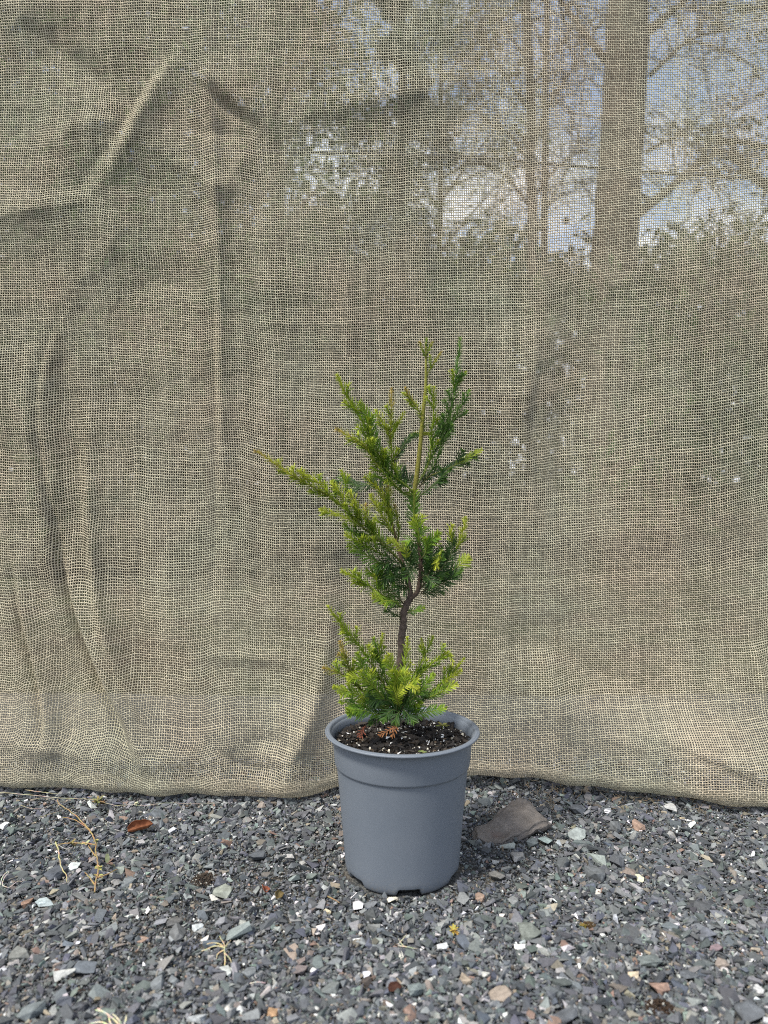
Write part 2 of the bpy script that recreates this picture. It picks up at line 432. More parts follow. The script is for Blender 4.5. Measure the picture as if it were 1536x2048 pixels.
def fbm2(x, y, s, seed=0):
    r = np.random.default_rng(seed); out = 0
    for k in range(6):
        a = r.uniform(0, 2 * PI); f = s * r.uniform(0.6, 1.6); out = out + np.sin(f * (x * math.cos(a) + y * math.sin(a)) + r.uniform(0, 6))
    return out / 3.5

def gravel_points(n, size):
    # denser near: inside a trapezoid around the view plus margin
    y = rng.uniform(0.47, 1.16, n); x = rng.uniform(-1, 1, n) * (0.10 + y * 0.58)
    keep = ((x - POT_X) ** 2 + (y - POT_Y) ** 2 > (0.066 + size * 0.6) ** 2) & ~inside_rock(x, y, 0.93)
    for (a, b, r) in PLACED: keep &= (x - a) ** 2 + (y - b) ** 2 > (r * 0.75 + size * 0.5) ** 2
    return x[keep], y[keep], keep

# individual, larger stones the eye picks out: px, py, half width px, half height px, colour, label
BIG = [
 (1190, 1745, 24, 25, (0.12, 0.13, 0.135), 'wide dark grey angular stone well right of the pot, below the brown slab'),
 (1236, 1722, 17, 26, (0.085, 0.092, 0.10), 'tall narrow charcoal stone leaning beside the wide grey one'),
 (1126, 1728, 16, 20, (0.10, 0.11, 0.115), 'small dark grey flake below the tip of the brown slab'),
 (1233, 1652, 16, 17, (0.13, 0.14, 0.145), 'rounded grey stone midway between brown slab and right edge'),
 (1277, 1650, 16, 12, (0.30, 0.21, 0.16), 'pale pinkish stone lying among dark gravel near the cloth'),
 (1336, 1612, 18, 12, (0.42, 0.42, 0.40), 'white streaked stone just under the hem on the right'),
 (1155, 1615, 18, 16, (0.11, 0.12, 0.13), 'blue grey block right of the brown slab near the hem'),
 (1035, 1712, 17, 14, (0.26, 0.26, 0.25), 'grey stone with pale speckled face below the brown slab'),
 (1063, 1684, 14, 16, (0.13, 0.15, 0.15), 'small upright slate chip against the front of the slab'),
 (1090, 1682, 17, 9, (0.22, 0.27, 0.26), 'greenish mottled stone below right of the brown slab'),
 (1154, 1666, 20, 16, (0.24, 0.27, 0.26), 'pale green grey chip with white edge'),
 (1060, 1868, 27, 21, (0.15, 0.165, 0.145), 'flat olive grey stone in the lower right gravel'),
 (1041, 1897, 15, 9, (0.78, 0.77, 0.72), 'brightest white pebble below the olive grey stone'),
 (1320, 1977, 23, 18, (0.30, 0.20, 0.155), 'reddish tan block in the lower right corner area'),
 (1267, 1953, 13, 9, (0.50, 0.42, 0.30), 'cream tan pebble left above the reddish block'),
 (1000, 1984, 30, 15, (0.28, 0.235, 0.19), 'wide tan stone near the bottom, right of centre'),
 (929, 1960, 17, 16, (0.30, 0.25, 0.19), 'knobbly beige stone near the bottom below the pot'),
 (835, 1985, 22, 17, (0.17, 0.20, 0.195), 'pale blue grey stone with a curved face below the pot'),
 (1415, 1862, 22, 13, (0.12, 0.13, 0.15), 'bluish flat stone towards the right edge'),
 (1432, 1895, 18, 9, (0.20, 0.15, 0.16), 'mauve flat stone under the bluish one by the right edge'),
 (1440, 1925, 20, 10, (0.26, 0.22, 0.185), 'tan flat chip right of the lower gravel'),
 (1233, 1833, 10, 13, (0.40, 0.42, 0.45), 'pale blue quartz chip in the right gravel'),
 (1278, 1755, 12, 9, (0.52, 0.52, 0.38), 'pale yellow chip beside the wide dark grey stone'),
 (1300, 1920, 28, 12, (0.13, 0.15, 0.145), 'long slate sliver lying above the reddish tan block'),
 (1380, 1950, 22, 12, (0.10, 0.11, 0.12), 'dark slate chip near the bottom right'),
 (170, 1933, 30, 16, (0.11, 0.125, 0.14), 'big slate blue stone in the lower left gravel'),
 (42, 1900, 26, 18, (0.17, 0.175, 0.16), 'grey stone with a pale top at the left edge'),
 (133, 1888, 16, 8, (0.15, 0.175, 0.20), 'thin blue grey oval chip above the big slate blue stone'),
 (110, 1740, 28, 17, (0.085, 0.095, 0.11), 'large flat dark stone behind the dried weed'),
 (147, 1730, 14, 11, (0.50, 0.54, 0.52), 'white angular chip beside the dried weed stem'),
 (92, 1799, 24, 9, (0.36, 0.42, 0.42), 'pale green mottled flat stone below the dried weed'),
 (52, 1800, 15, 15, (0.25, 0.16, 0.115), 'rusty brown stone with a light top at far left'),
 (445, 1780, 24, 15, (0.24, 0.26, 0.22), 'pale green grey stone beside the dark soil clod'),
 (515, 1712, 22, 15, (0.085, 0.095, 0.105), 'dark faceted stone left of the pot'),
 (318, 1626, 16, 13, (0.13, 0.145, 0.155), 'slate chip below the hem right of the curled leaf'),
 (7, 1652, 10, 10, (0.70, 0.70, 0.68), 'white stone cut by the left edge under the hem'),
 (353, 1862, 20, 18, (0.12, 0.125, 0.125), 'dark square stone left of the straw tuft'),
 (350, 1835, 18, 14, (0.13, 0.13, 0.125), 'grey chip above the dark square stone'),
 (425, 1880, 20, 13, (0.10, 0.12, 0.14), 'blue slate stone under the straw tuft'),
 (497, 1945, 17, 12, (0.16, 0.175, 0.18), 'streaked grey stone right of the straw tuft'),
 (316, 1968, 17, 15, (0.16, 0.175, 0.18), 'light grey round stone at lower left of centre'),
 (349, 1960, 15, 12, (0.15, 0.165, 0.17), 'light grey chip touching the round one'),
 (395, 1850, 14, 8, (0.40, 0.43, 0.43), 'pale veined chip above the straw tuft'),
 (660, 1972, 22, 16, (0.15, 0.165, 0.16), 'flat grey green stone straight below the pot'),
 (735, 1968, 12, 14, (0.085, 0.07, 0.06), 'dark brown upright stone below the pot'),
 (785, 1970, 17, 11, (0.16, 0.17, 0.19), 'lavender grey stone right of the brown upright one'),
 (600, 1940, 16, 11, (0.17, 0.145, 0.14), 'dull reddish stone below left of the pot'),
 (627, 1940, 8, 7, (0.80, 0.79, 0.76), 'small round white pebble beside the dull reddish stone'),
 (716, 1816, 14, 12, (0.55, 0.54, 0.55), 'white frosted stone just below the pot front'),
 (784, 1802, 13, 8, (0.66, 0.62, 0.50), 'cream pebble under the notch of the pot'),
 (656, 1827, 9, 6, (0.60, 0.52, 0.35), 'yellow cream pebble in front of the pot, left'),
 (925, 1888, 19, 14, (0.10, 0.115, 0.135), 'navy grey wedge stone right below the pot'),
 (885, 1893, 14, 9, (0.62, 0.63, 0.62), 'white elongated chip beside the navy wedge'),
 (960, 1800, 12, 13, (0.26, 0.19, 0.145), 'tan brown stone to the right of the pot foot'),
 (995, 1755, 18, 12, (0.19, 0.185, 0.17), 'warm grey stone between pot and slab, on fine grit'),
 (60, 2020, 32, 20, (0.15, 0.17, 0.17), 'broad grey stone in the bottom left corner'),
 (130, 2000, 18, 16, (0.10, 0.11, 0.13), 'dark stone beside the broad one at bottom left'),
 (395, 2035, 22, 12, (0.36, 0.38, 0.38), 'white veined stone cut by the bottom edge'),
 (545, 2020, 12, 10, (0.36, 0.23, 0.13), 'orange brown pebble near the bottom edge'),
 (1130, 2025, 30, 18, (0.11, 0.12, 0.13), 'dark slate stone near the bottom edge, right half'),
 (1495, 2020, 36, 20, (0.11, 0.12, 0.13), 'broad dark stone in the bottom right corner'),
]
def detail_stone(name, c, hx, hy, hz, col, seed, label):
    """angular stone with chipped, uneven faces"""
    rr = random.Random(seed); bm = bmesh.new()
    for _ in range(13):
        v = Vector((rr.gauss(0, 1), rr.gauss(0, 1), rr.gauss(0, 1))).normalized() * rr.uniform(0.8, 1.08)
        m_ = max(abs(v.x), abs(v.y), abs(v.z)); v *= (0.25 + 0.75 * (0.85 / m_))
        bm.verts.new((v.x, v.y, max(-0.85, min(0.85, v.z * 1.5))))
    r = bmesh.ops.convex_hull(bm, input=bm.verts)
    bmesh.ops.delete(bm, geom=[g for g in r['geom_interior'] if isinstance(g, bmesh.types.BMVert)], context='VERTS')
    bmesh.ops.dissolve_limit(bm, angle_limit=R(17), verts=bm.verts, edges=bm.edges)
    bmesh.ops.bevel(bm, geom=list(bm.edges), offset=0.025, segments=1, affect='EDGES')
    bmesh.ops.triangulate(bm, faces=bm.faces)
    bmesh.ops.subdivide_edges(bm, edges=bm.edges, cuts=2, use_grid_fill=True)
    off = Vector((seed * 3.1, 0, 0))
    for v in bm.verts:
        n = v.co.normalized(); v.co += n * (0.06 * mn.noise(v.co * 2.2 + off) + 0.035 * mn.noise(v.co * 7 + off))
    rz = rr.uniform(-0.5, 0.5)
    mat = Matrix.Rotation(rr.uniform(-0.15, 0.15), 3, 'X') @ Matrix.Diagonal((hx, hy, hz)) @ Matrix.Rotation(rz, 3, 'Z')
    cs = []
    for v in bm.verts:
        k = 1 + 0.5 * mn.noise(v.co * 2.5 + off)
        cs.append([min(1, x * k) for x in col]); v.co = mat @ v.co
    me = bpy.data.meshes.new(name); bm.to_mesh(me); bm.free()
    a = me.color_attributes.new('Col', 'FLOAT_COLOR', 'POINT')
    for i, cc in enumerate(cs): a.data[i].color = (*cc, 1)
    o = link(name, me, M_STONE); o.location = c
    return tag(o, label, 'stone', 'larger stones lying on the gravel')
for i, (u, v, hw, hh_, c, lab) in enumerate(BIG):
    p = ground_at(u, v + hh_ * 0.3, 0.0); mm = p.y / F
    hx = hw * mm; depth = hh_ * mm * 1.5; hz = hh_ * mm * 0.55
    hz = max(0.0022, min(hz, hx * 0.75))
    zc = float(gh(np.array(p.x), np.array(p.y))) + hz * 0.35
    detail_stone('stone', (p.x, p.y + depth * 0.1, zc), hx, min(depth, hx * 1.25), hz, c, i, lab)
    PLACED.append((p.x, p.y, hx))

Vs, Fs, Cs = [], [], []; base = 0
for protos, n, smin, smax, tilt, lift in (
        (PROTO_S, 110000, 0.0009, 0.0020, 0.7, 0.0), (PROTO_S, 60000, 0.0018, 0.0034, 0.6, 0.0010),
        (PROTO_M, 24000, 0.0032, 0.0058, 0.6, 0.0018), (PROTO_L, 6500, 0.0055, 0.0096, 0.5, 0.0030), (PROTO_L, 520, 0.0085, 0.0135, 0.3, 0.003)):
    size = rng.uniform(0, 1, n) ** 1.6 * (smax - smin) + smin
    x, y, k = gravel_points(n, size); size = size[k]; n = len(x)
    if smax > 0.0025:    # patches where fines or chips prevail
        q = fbm2(x, y, 16, 5); kk = rng.uniform(0, 1, n) < np.clip(0.75 + 0.45 * q, 0.2, 1); x, y, size = x[kk], y[kk], size[kk]; n = len(x)
    z = gh(x, y) + lift * rng.uniform(0.2, 1.0, n) - 0.0012 + rng.uniform(0, 0.0012, n)
    ci = rng.choice(len(pc), n, p=pw); col = pc[ci] * rng.uniform(0.7, 1.42, (n, 1)); col = np.minimum(col, 0.75) * rng.uniform(0.95, 1.05, (n, 3))
    if smax < 0.0035:    # dusty beige fines in places
        q = np.clip(fbm2(x, y, 11, 9) * 0.8 - 0.3, 0, 0.6)[:, None] * rng.uniform(0, 1, (n, 1)); col = col * (1 - q) + np.array([[0.23, 0.20, 0.16]]) * q
    big_light = (col.mean(1) > 0.3) & (size > 0.006); col[big_light] *= 0.6
    v, f, c = scatter(protos, np.stack([x, y, z], -1), size, tilt, col.astype(np.float32))
    Vs.append(v); Fs.append(f + base); Cs.append(c); base += len(v)
V = np.concatenate(Vs); Fa = np.concatenate(Fs); C = np.concatenate(Cs)
gr = link('gravel', npmesh('gravel', V, Fa.ravel(), np.full(len(Fa), 3), C, False), M_STONE)
tag(gr, 'loose crushed blue grey gravel with pale and brown chips', 'gravel', kind='stuff')

# ------------------------------------------------------------------ brown slab
def build_slab():
    m, n, out = new_mat('brown_rock'); g = G(n); p = g.pos()
    a, _ = g.noise(p, 40, 5, 0.7); b, _ = g.noise(p, 260, 5, 0.7); c3, _ = g.noise(p, 18, 3, 0.5)
    c = g.mixc(g.maprange(a, 0.35, 0.65, 0, 1), (0.12, 0.108, 0.097, 1), (0.215, 0.193, 0.172, 1))
    c = g.mixc(g.maprange(b, 0.56, 0.75, 0, 0.6), c, (0.32, 0.30, 0.27, 1))
    c = g.mixc(g.maprange(c3, 0.58, 0.7, 0, 0.4), c, (0.20, 0.11, 0.09, 1))
    pr = g.principled(c, 0.9, 0.2, g.bump(g.math('ADD', a, b), 1.0, 0.003)); g.link(pr.outputs[0], out.inputs[0])
    bm = bmesh.new()
    top = [bm.verts.new(p_ - rock_c) for p_ in ROCK]
    bot = [bm.verts.new((p_ - rock_c) * 1.03 + Vector((0, 0.006, -0.016))) for p_ in ROCK]
    nn = len(top)
    bm.faces.new(top); bm.faces.new(bot[::-1])
    for i in range(nn): bm.faces.new((top[i], bot[i], bot[(i + 1) % nn], top[(i + 1) % nn]))
    bmesh.ops.recalc_face_normals(bm, faces=bm.faces)
    bmesh.ops.bevel(bm, geom=[e for e in bm.edges], offset=0.0045, segments=3, affect='EDGES')
    bmesh.ops.triangulate(bm, faces=bm.faces)
    for _ in range(4): 
        es = [e for e in bm.edges if e.calc_length() > 0.004]
        if es: bmesh.ops.subdivide_edges(bm, edges=es, cuts=1)
        bmesh.ops.triangulate(bm, faces=[f for f in bm.faces if len(f.verts) > 3])
    for v in bm.verts:
        q = v.co
        v.co += Vector((mn.noise(q * 90 + Vector((5, 0, 0))), mn.noise(q * 90), 1.2 * mn.noise(q * 45 + Vector((0, 7, 0))))) * 0.0022 + Vector((0, 0, 0.0055 * mn.noise(q * 22) + 0.0022 * mn.noise(q * 110)))
    for f in bm.faces: f.smooth = True
    me = bpy.data.meshes.new('flat_rock'); bm.to_mesh(me); bm.free()
    o = link('flat_rock', me, m); o.location = rock_c
    tag(o, 'large brown triangular slab of rock half buried right of the pot', 'rock')
build_slab()

# ------------------------------------------------------------------ pot
pot = empty('plant_pot', (POT_X, POT_Y, 0.0), 'blue grey plastic nursery pot with rolled rim and notched foot', 'plant pot')
def lathe(name, prof, mat, parent, n=216, zmod=None, closed=False):
    V = []; L = []; T = []
    for (r, z) in prof:
        for k in range(n):
            a = 2 * PI * k / n; zz = z if zmod is None else zmod(a, r, z)
            V.append((r * 1.015 * math.sin(a), -r * 1.015 * math.cos(a), zz * 1.06))
    m = len(prof); rng_ = range(m if closed else m - 1)
    for i in rng_:
        j = (i + 1) % m
        for k in range(n):
            k2 = (k + 1) % n
            L += [i * n + k, i * n + k2, j * n + k2, j * n + k]; T.append(4)
    me = npmesh(name, V, L, T, None, True)
    return link(name, me, mat, parent)
def notch(a):
    """1 inside a drainage notch, 0 outside"""
    best = 0
    for k in range(6):
        c = R(5.5 + 60 * k); d = abs((a - c + PI) % (2 * PI) - PI)
        best = max(best, min(1, max(0, (R(12.8) - d) / R(3.0))))
    return best
def zmod(a, r, z):
    if z < 0.0075: return z + notch(a) * max(0, 0.0076 - z)
    return z
T_ = 0.0014
outer = [(0.0585, 0.0), (0.0598, 0.0003), (0.0609, 0.0012), (0.0618, 0.003), (0.0626, 0.0058), (0.0631, 0.0085), (0.0635, 0.013), (0.0640, 0.02), (0.0664, 0.05), (0.0694, 0.083), (0.0715, 0.1055),
         (0.0722, 0.1120), (0.0725, 0.1134), (0.0734, 0.1140), (0.0741, 0.1146), (0.0744, 0.1160), (0.0757, 0.130), (0.0768, 0.1405), (0.0770, 0.1422), (0.0776, 0.1436), (0.0788, 0.1450), (0.0796, 0.1462)]
inner = [(0.0782, 0.1462), (0.0774, 0.1450), (0.0765, 0.1438), (0.0757, 0.139), (0.0745, 0.131), (0.0730, 0.1165), (0.0722, 0.114), (0.0708, 0.1125), (0.0692, 0.1), (0.0668, 0.07), (0.0640, 0.04), (0.0618, 0.012), (0.0595, 0.0092), (0.03, 0.0090), (0.0005, 0.0090)]
lathe('pot_wall', outer + inner, M_POT, pot, zmod=zmod)
# foot underside ring (inner side of the foot), gives the notched foot its thickness
lathe('pot_foot', [(0.0584, 0.0002), (0.0586, 0.0035), (0.0600, 0.0090)], M_POT, pot, zmod=zmod)
rim = [(0.0790, 0.1462), (0.0806, 0.1460), (0.0826, 0.1461), (0.0841, 0.1464), (0.0848, 0.1470), (0.0850, 0.1477), (0.0847, 0.1484), (0.0840, 0.1489), (0.0833, 0.14905), (0.0830, 0.1488),
       (0.0827, 0.1491), (0.0815, 0.1494), (0.0803, 0.1493), (0.0795, 0.1488), (0.0788, 0.1478), (0.0784, 0.1462), (0.0776, 0.1450)]
lathe('pot_rim', rim, M_POT, pot, closed=True)

# ------------------------------------------------------------------ potting mix
SOIL_Z = 0.1388 * 1.06
def soil_h(x, y):
    r = np.sqrt(x * x + y * y); return 0.0018 * fbm2(x, y, 90, 21) + 0.0012 * fbm2(x, y, 230, 22) + 0.005 * np.exp(-(r / 0.025) ** 2) - 0.0015 * (r / 0.075) ** 2
def build_soil():
    nr, na = 26, 96; V = []; L = []; T = []; C = []
    for i in range(nr + 1):
        r = 0.0742 * i / nr
        for k in range(na):
            a = 2 * PI * k / na; x, y = r * math.cos(a), r * math.sin(a)
            V.append((x, y, SOIL_Z + float(soil_h(np.array(x), np.array(y))) - 0.0015)); C.append((0.022, 0.018, 0.014))
    for i in range(nr):
        for k in range(na):
            k2 = (k + 1) % na; L += [i * na + k, (i + 1) * na + k, (i + 1) * na + k2, i * na + k2]; T.append(4)
    nb = len(V)
    Vs, Fs, Cs = [np.array(V)], [], [np.array(C)]; base = nb
    def pts(n, s):
        r = 0.0725 * np.sqrt(rng.uniform(0, 1, n)); a = rng.uniform(0, 2 * PI, n); x = r * np.cos(a); y = r * np.sin(a)
        return np.stack([x, y, SOIL_Z + soil_h(x, y) + s * rng.uniform(-0.3, 0.5, n)], -1)
    for n, a, b, tilt, pr, cols in ((4200, 0.0007, 0.0016, 0.9, PROTO_S, [(0.02, 0.016, 0.012), (0.035, 0.027, 0.02), (0.012, 0.011, 0.01), (0.07, 0.05, 0.035)]),
                           (1300, 0.0018, 0.0040, 0.7, PROTO_M, [(0.028, 0.024, 0.021), (0.045, 0.038, 0.032), (0.06, 0.05, 0.042), (0.018, 0.016, 0.015)]),
                           (260, 0.0035, 0.0065, 0.45, PROTO_L, [(0.04, 0.036, 0.033), (0.065, 0.055, 0.046), (0.03, 0.027, 0.025)]),
                           (200, 0.0006, 0.0012, 0.9, PROTO_S, [(0.72, 0.72, 0.68), (0.6, 0.58, 0.5)]),
                           (95, 0.0013, 0.0026, 0.9, PROTO_M, [(0.75, 0.74, 0.70), (0.62, 0.58, 0.47)])):
        s = rng.uniform(a, b, n); P = pts(n, s)
        if cols[0][0] > 0.5: P[:, 2] += s * 0.5 + 0.0006
        c = np.array(cols)[rng.integers(0, len(cols), n)] * rng.uniform(0.8, 1.25, (n, 1)) * (1 if cols[0][0] > 0.5 else 0.7)
        v, f, cc = scatter(pr, P, s, tilt, np.clip(c, 0, 0.85).astype(np.float32)); Vs.append(v); Fs.append(f + base); Cs.append(cc); base += len(v)
    # elongated bark slivers
    mb = MB()
    for i in range(170):
        r = 0.067 * math.sqrt(random.random()); a = random.uniform(0, 2 * PI); x, y = r * math.cos(a), r * math.sin(a)
        z = SOIL_Z + float(soil_h(np.array(x), np.array(y))) + 0.0012; an = random.uniform(0, 2 * PI); l = random.uniform(0.003, 0.009); t = random.uniform(-0.35, 0.35)
        d = Vector((math.cos(an), math.sin(an), t)) * l; c = random.choice([(0.03, 0.025, 0.02), (0.055, 0.042, 0.03), (0.12, 0.085, 0.055), (0.03, 0.03, 0.03)])
        o = Vector((x, y, z)); mb.tube([o - d * 0.5, o, o + d * 0.5], [0.0004, random.uniform(0.0006, 0.0016), 0.0004], 4, c)
    V2 = np.array(mb.v); L2 = [i + base for f in mb.f for i in f]; T2 = [len(f) for f in mb.f]
    Vs.append(V2); Cs.append(np.array(mb.c))
    Lall = np.concatenate([np.array(L)] + [f.ravel() for f in Fs] + [np.array(L2)]); Tall = np.concatenate([np.array(T)] + [np.full(len(f), 3) for f in Fs] + [np.array(T2)])
    me = npmesh('potting_soil', np.concatenate(Vs), Lall, Tall, np.concatenate(Cs), False)
    o = link('potting_soil', me, M_SOIL); o.location = (POT_X, POT_Y, 0)
    tag(o, 'black bark potting mix with white perlite filling the pot', 'soil', kind='stuff')
build_soil()

# ------------------------------------------------------------------ sapling
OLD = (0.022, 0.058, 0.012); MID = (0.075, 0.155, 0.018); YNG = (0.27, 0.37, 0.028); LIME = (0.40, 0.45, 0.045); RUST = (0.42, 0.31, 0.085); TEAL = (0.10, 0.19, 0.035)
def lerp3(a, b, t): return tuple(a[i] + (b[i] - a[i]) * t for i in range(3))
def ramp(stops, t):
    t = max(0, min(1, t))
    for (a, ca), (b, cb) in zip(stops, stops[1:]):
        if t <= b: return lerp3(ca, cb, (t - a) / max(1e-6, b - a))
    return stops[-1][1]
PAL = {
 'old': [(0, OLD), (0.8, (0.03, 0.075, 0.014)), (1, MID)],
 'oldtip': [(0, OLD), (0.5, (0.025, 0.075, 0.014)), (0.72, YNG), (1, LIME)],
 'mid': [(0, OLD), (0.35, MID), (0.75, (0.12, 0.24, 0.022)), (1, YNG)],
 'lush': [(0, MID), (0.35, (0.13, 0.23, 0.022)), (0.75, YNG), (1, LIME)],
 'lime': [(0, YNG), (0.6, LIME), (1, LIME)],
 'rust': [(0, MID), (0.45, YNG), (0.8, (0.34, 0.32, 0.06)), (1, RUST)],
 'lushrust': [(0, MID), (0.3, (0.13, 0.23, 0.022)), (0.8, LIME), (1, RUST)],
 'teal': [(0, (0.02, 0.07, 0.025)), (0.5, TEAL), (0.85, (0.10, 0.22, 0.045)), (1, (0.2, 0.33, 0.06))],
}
def needle(mb, p, d, wid, L, col, curl, nrm):
    """flat blade from p along d, width axis = d x nrm, drooping by curl along nrm"""
    side = d.cross(nrm)
    if side.length < 1e-5: return
    side.normalize(); n2 = side.cross(d)
    pr = [(0, 0.45), (0.22, 0.95), (0.62, 1.0), (0.88, 0.62)]
    vs = []
    for t, w_ in pr:
        c = p + d * (L * t) - n2 * (curl * L * t * t)
        vs += [c + side * (wid * w_ * 0.5) + n2 * wid * 0.10, c - n2 * wid * 0.06, c - side * (wid * w_ * 0.5) + n2 * wid * 0.10]
    vs.append(p + d * L - n2 * (curl * L))
    fs = []
    for i in range(3):
        b = i * 3; fs += [(b, b + 1, b + 4, b + 3), (b + 1, b + 2, b + 5, b + 4)]
    fs += [(9, 10, 12), (10, 11, 12)]
    mb.add(vs, fs, col)
def needles_along(mb, pts, pal, L0, style, rr, start=0.0, dens=1.0, width=0.0013, tmin=0.0):
    """style 'flat': two-ranked spray; 'tuft': short needles all round, hugging the shoot"""
    seg = [0]
    for a, b in zip(pts, pts[1:]): seg.append(seg[-1] + (b - a).length)
    tot = seg[-1]
    if tot < 1e-4: return
    step = (0.00095 if style == 'flat' else 0.00066) / dens
    n = int(tot / step); nrm0 = Vector((rr.uniform(-0.35, 0.35), -0.75 + rr.uniform(-0.3, 0.3), 0.65 + rr.uniform(-0.4, 0.4))).normalized()
    j = 0
    for i in range(n + 1):
        s = start * tot + (1 - start) * tot * i / max(1, n); t = s / tot
        while j < len(seg) - 2 and seg[j + 1] < s: j += 1
        a, b = pts[j], pts[j + 1]; q = (s - seg[j]) / max(1e-9, seg[j + 1] - seg[j]); p = a.lerp(b, max(0, min(1, q)))
        tan = (b - a).normalized(); nrm = (nrm0 - tan * nrm0.dot(tan))
        if nrm.length < 1e-3: continue
        nrm.normalize(); lat = tan.cross(nrm)
        if style == 'flat':
            sgn = 1 if i % 2 else -1; ph = rr.gauss(0, 0.42)
            out = lat * sgn * math.cos(ph) + nrm * (math.sin(ph) + 0.12); fw = R(rr.uniform(42, 66) * (1 - 0.35 * t))
        else:
            ph = i * 2.39996 + rr.gauss(0, 0.3); out = lat * math.cos(ph) * 1.15 + nrm * math.sin(ph) * 0.8; fw = R(rr.uniform(30, 60) * (1 - 0.25 * t))
        out.normalize(); d = (tan * math.cos(fw) + out * math.sin(fw)).normalized()
        prof = min(1, 0.45 + 2.2 * t) * (1 - 0.55 * max(0, (t - 0.72) / 0.28) ** 1.5)
        L = L0 * prof * rr.uniform(0.8, 1.15)
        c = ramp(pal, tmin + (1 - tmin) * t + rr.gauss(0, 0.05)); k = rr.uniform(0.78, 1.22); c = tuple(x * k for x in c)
        nn = (nrm if style == 'flat' else out.cross(tan).cross(d) * -1)
        if nn.length < 1e-4: nn = nrm
        c2 = [tuple(x * 0.85 for x in c)] * 3 + [c] * 6 + [tuple(min(1, x * 1.12) for x in c)] * 4
        needle(mb, p, d, width * rr.uniform(0.8, 1.15) * (1 - 0.25 * max(0, t - 0.7)), L, c2, rr.uniform(-0.02, 0.26) if style == 'flat' else rr.uniform(-0.22, 0.06), nn.normalized())
    # closing bud
    tan = (pts[-1] - pts[-2]).normalized()
    for k in range(7):
        a = k * 2.4; lat = tan.orthogonal().normalized(); lat.rotate(Matrix.Rotation(a, 3, tan))
        d = (tan + lat * 0.35).normalized(); needle(mb, pts[-1] - tan * 0.001, d, width * 0.8, L0 * 0.42, pal[-1][1], -0.1, lat)

sap = empty('conifer_sapling', (POT_X, POT_Y, SOIL_Z), 'young evergreen sapling with forked brown stem and lime shoot tips growing in the pot', 'sapling')
PY = POT_Y
def pl(px, dy0=0.0, dy1=0.0, n=6):
    """polyline in photo pixels -> world, depth going linearly from dy0 to dy1 (negative = nearer)"""
    m = len(px) - 1
    return smooth_line([at(u, v, PY + dy0 + (dy1 - dy0) * (i / m)) for i, (u, v) in enumerate(px)], n)
# stems
BARK = (0.085, 0.066, 0.055); BRN = (0.105, 0.072, 0.052); OLV = (0.20, 0.20, 0.04); GRN = (0.09, 0.15, 0.025)
def lin(a, b, n): return [a + (b - a) * i / (n - 1) for i in range(n)]
mb = MB()
p1 = pl([(793, 1452), (796, 1400), (799, 1350), (802, 1308), (803, 1280), (806, 1255), (807, 1230), (812, 1212), (820, 1198)], 0, 0, 8)
mb.tube(p1, [r * (1 + 0.10 * math.sin(i * 1.3)) for i, r in enumerate(lin(0.0044, 0.0036, len(p1)))], 14, [lerp3(BARK, (0.10, 0.075, 0.06), random.random()) for _ in p1], rough=0.22)
trunk = mb.build('trunk', M_TRUNK, sap)
mb = MB()
p2 = pl([(816, 1205), (822, 1196), (834, 1186), (839, 1168), (841, 1150), (842, 1126), (840, 1100), (837, 1080), (832, 1052), (829, 1022), (829, 984), (833, 955), (840, 897), (846, 829), (851, 778), (852, 728), (852, 684)], 0, 0, 7)
cs = []; rs = []
for i, p in enumerate(p2):
    t = i / (len(p2) - 1)
    cs.append(ramp([(0, BARK), (0.12, (0.10, 0.072, 0.055)), (0.42, BRN), (0.5, GRN), (0.66, (0.17, 0.16, 0.035)), (0.9, OLV), (1, (0.2, 0.2, 0.05))], t))
    rs.append(ramp([(0, (0.0034,) * 3), (0.14, (0.0026,) * 3), (0.42, (0.0021,) * 3), (0.6, (0.0022,) * 3), (0.68, (0.0027,) * 3), (0.85, (0.0020,) * 3), (1, (0.0009,) * 3)], t)[0] * (1 + (0.12 * math.sin(i * 2.1) if t < 0.45 else 0)))
mb.tube(p2, rs, 12, cs, rough=0.15)
mb.build('leader_stem', M_TRUNK, sap)
mb = MB()
p3 = pl([(818, 1203), (820, 1184), (814, 1150), (806, 1128), (797, 1098), (788, 1062), (780, 1030), (776, 990)], 0, 0.012, 7)
mb.tube(p3, lin(0.0033, 0.0009, len(p3)), 10, [ramp([(0, BARK), (0.3, (0.10, 0.075, 0.06)), (0.5, BRN), (0.8, (0.15, 0.10, 0.04)), (1, GRN)], i / (len(p3) - 1)) for i in range(len(p3))], rough=0.15)
mb.build('side_stem', M_TRUNK, sap)

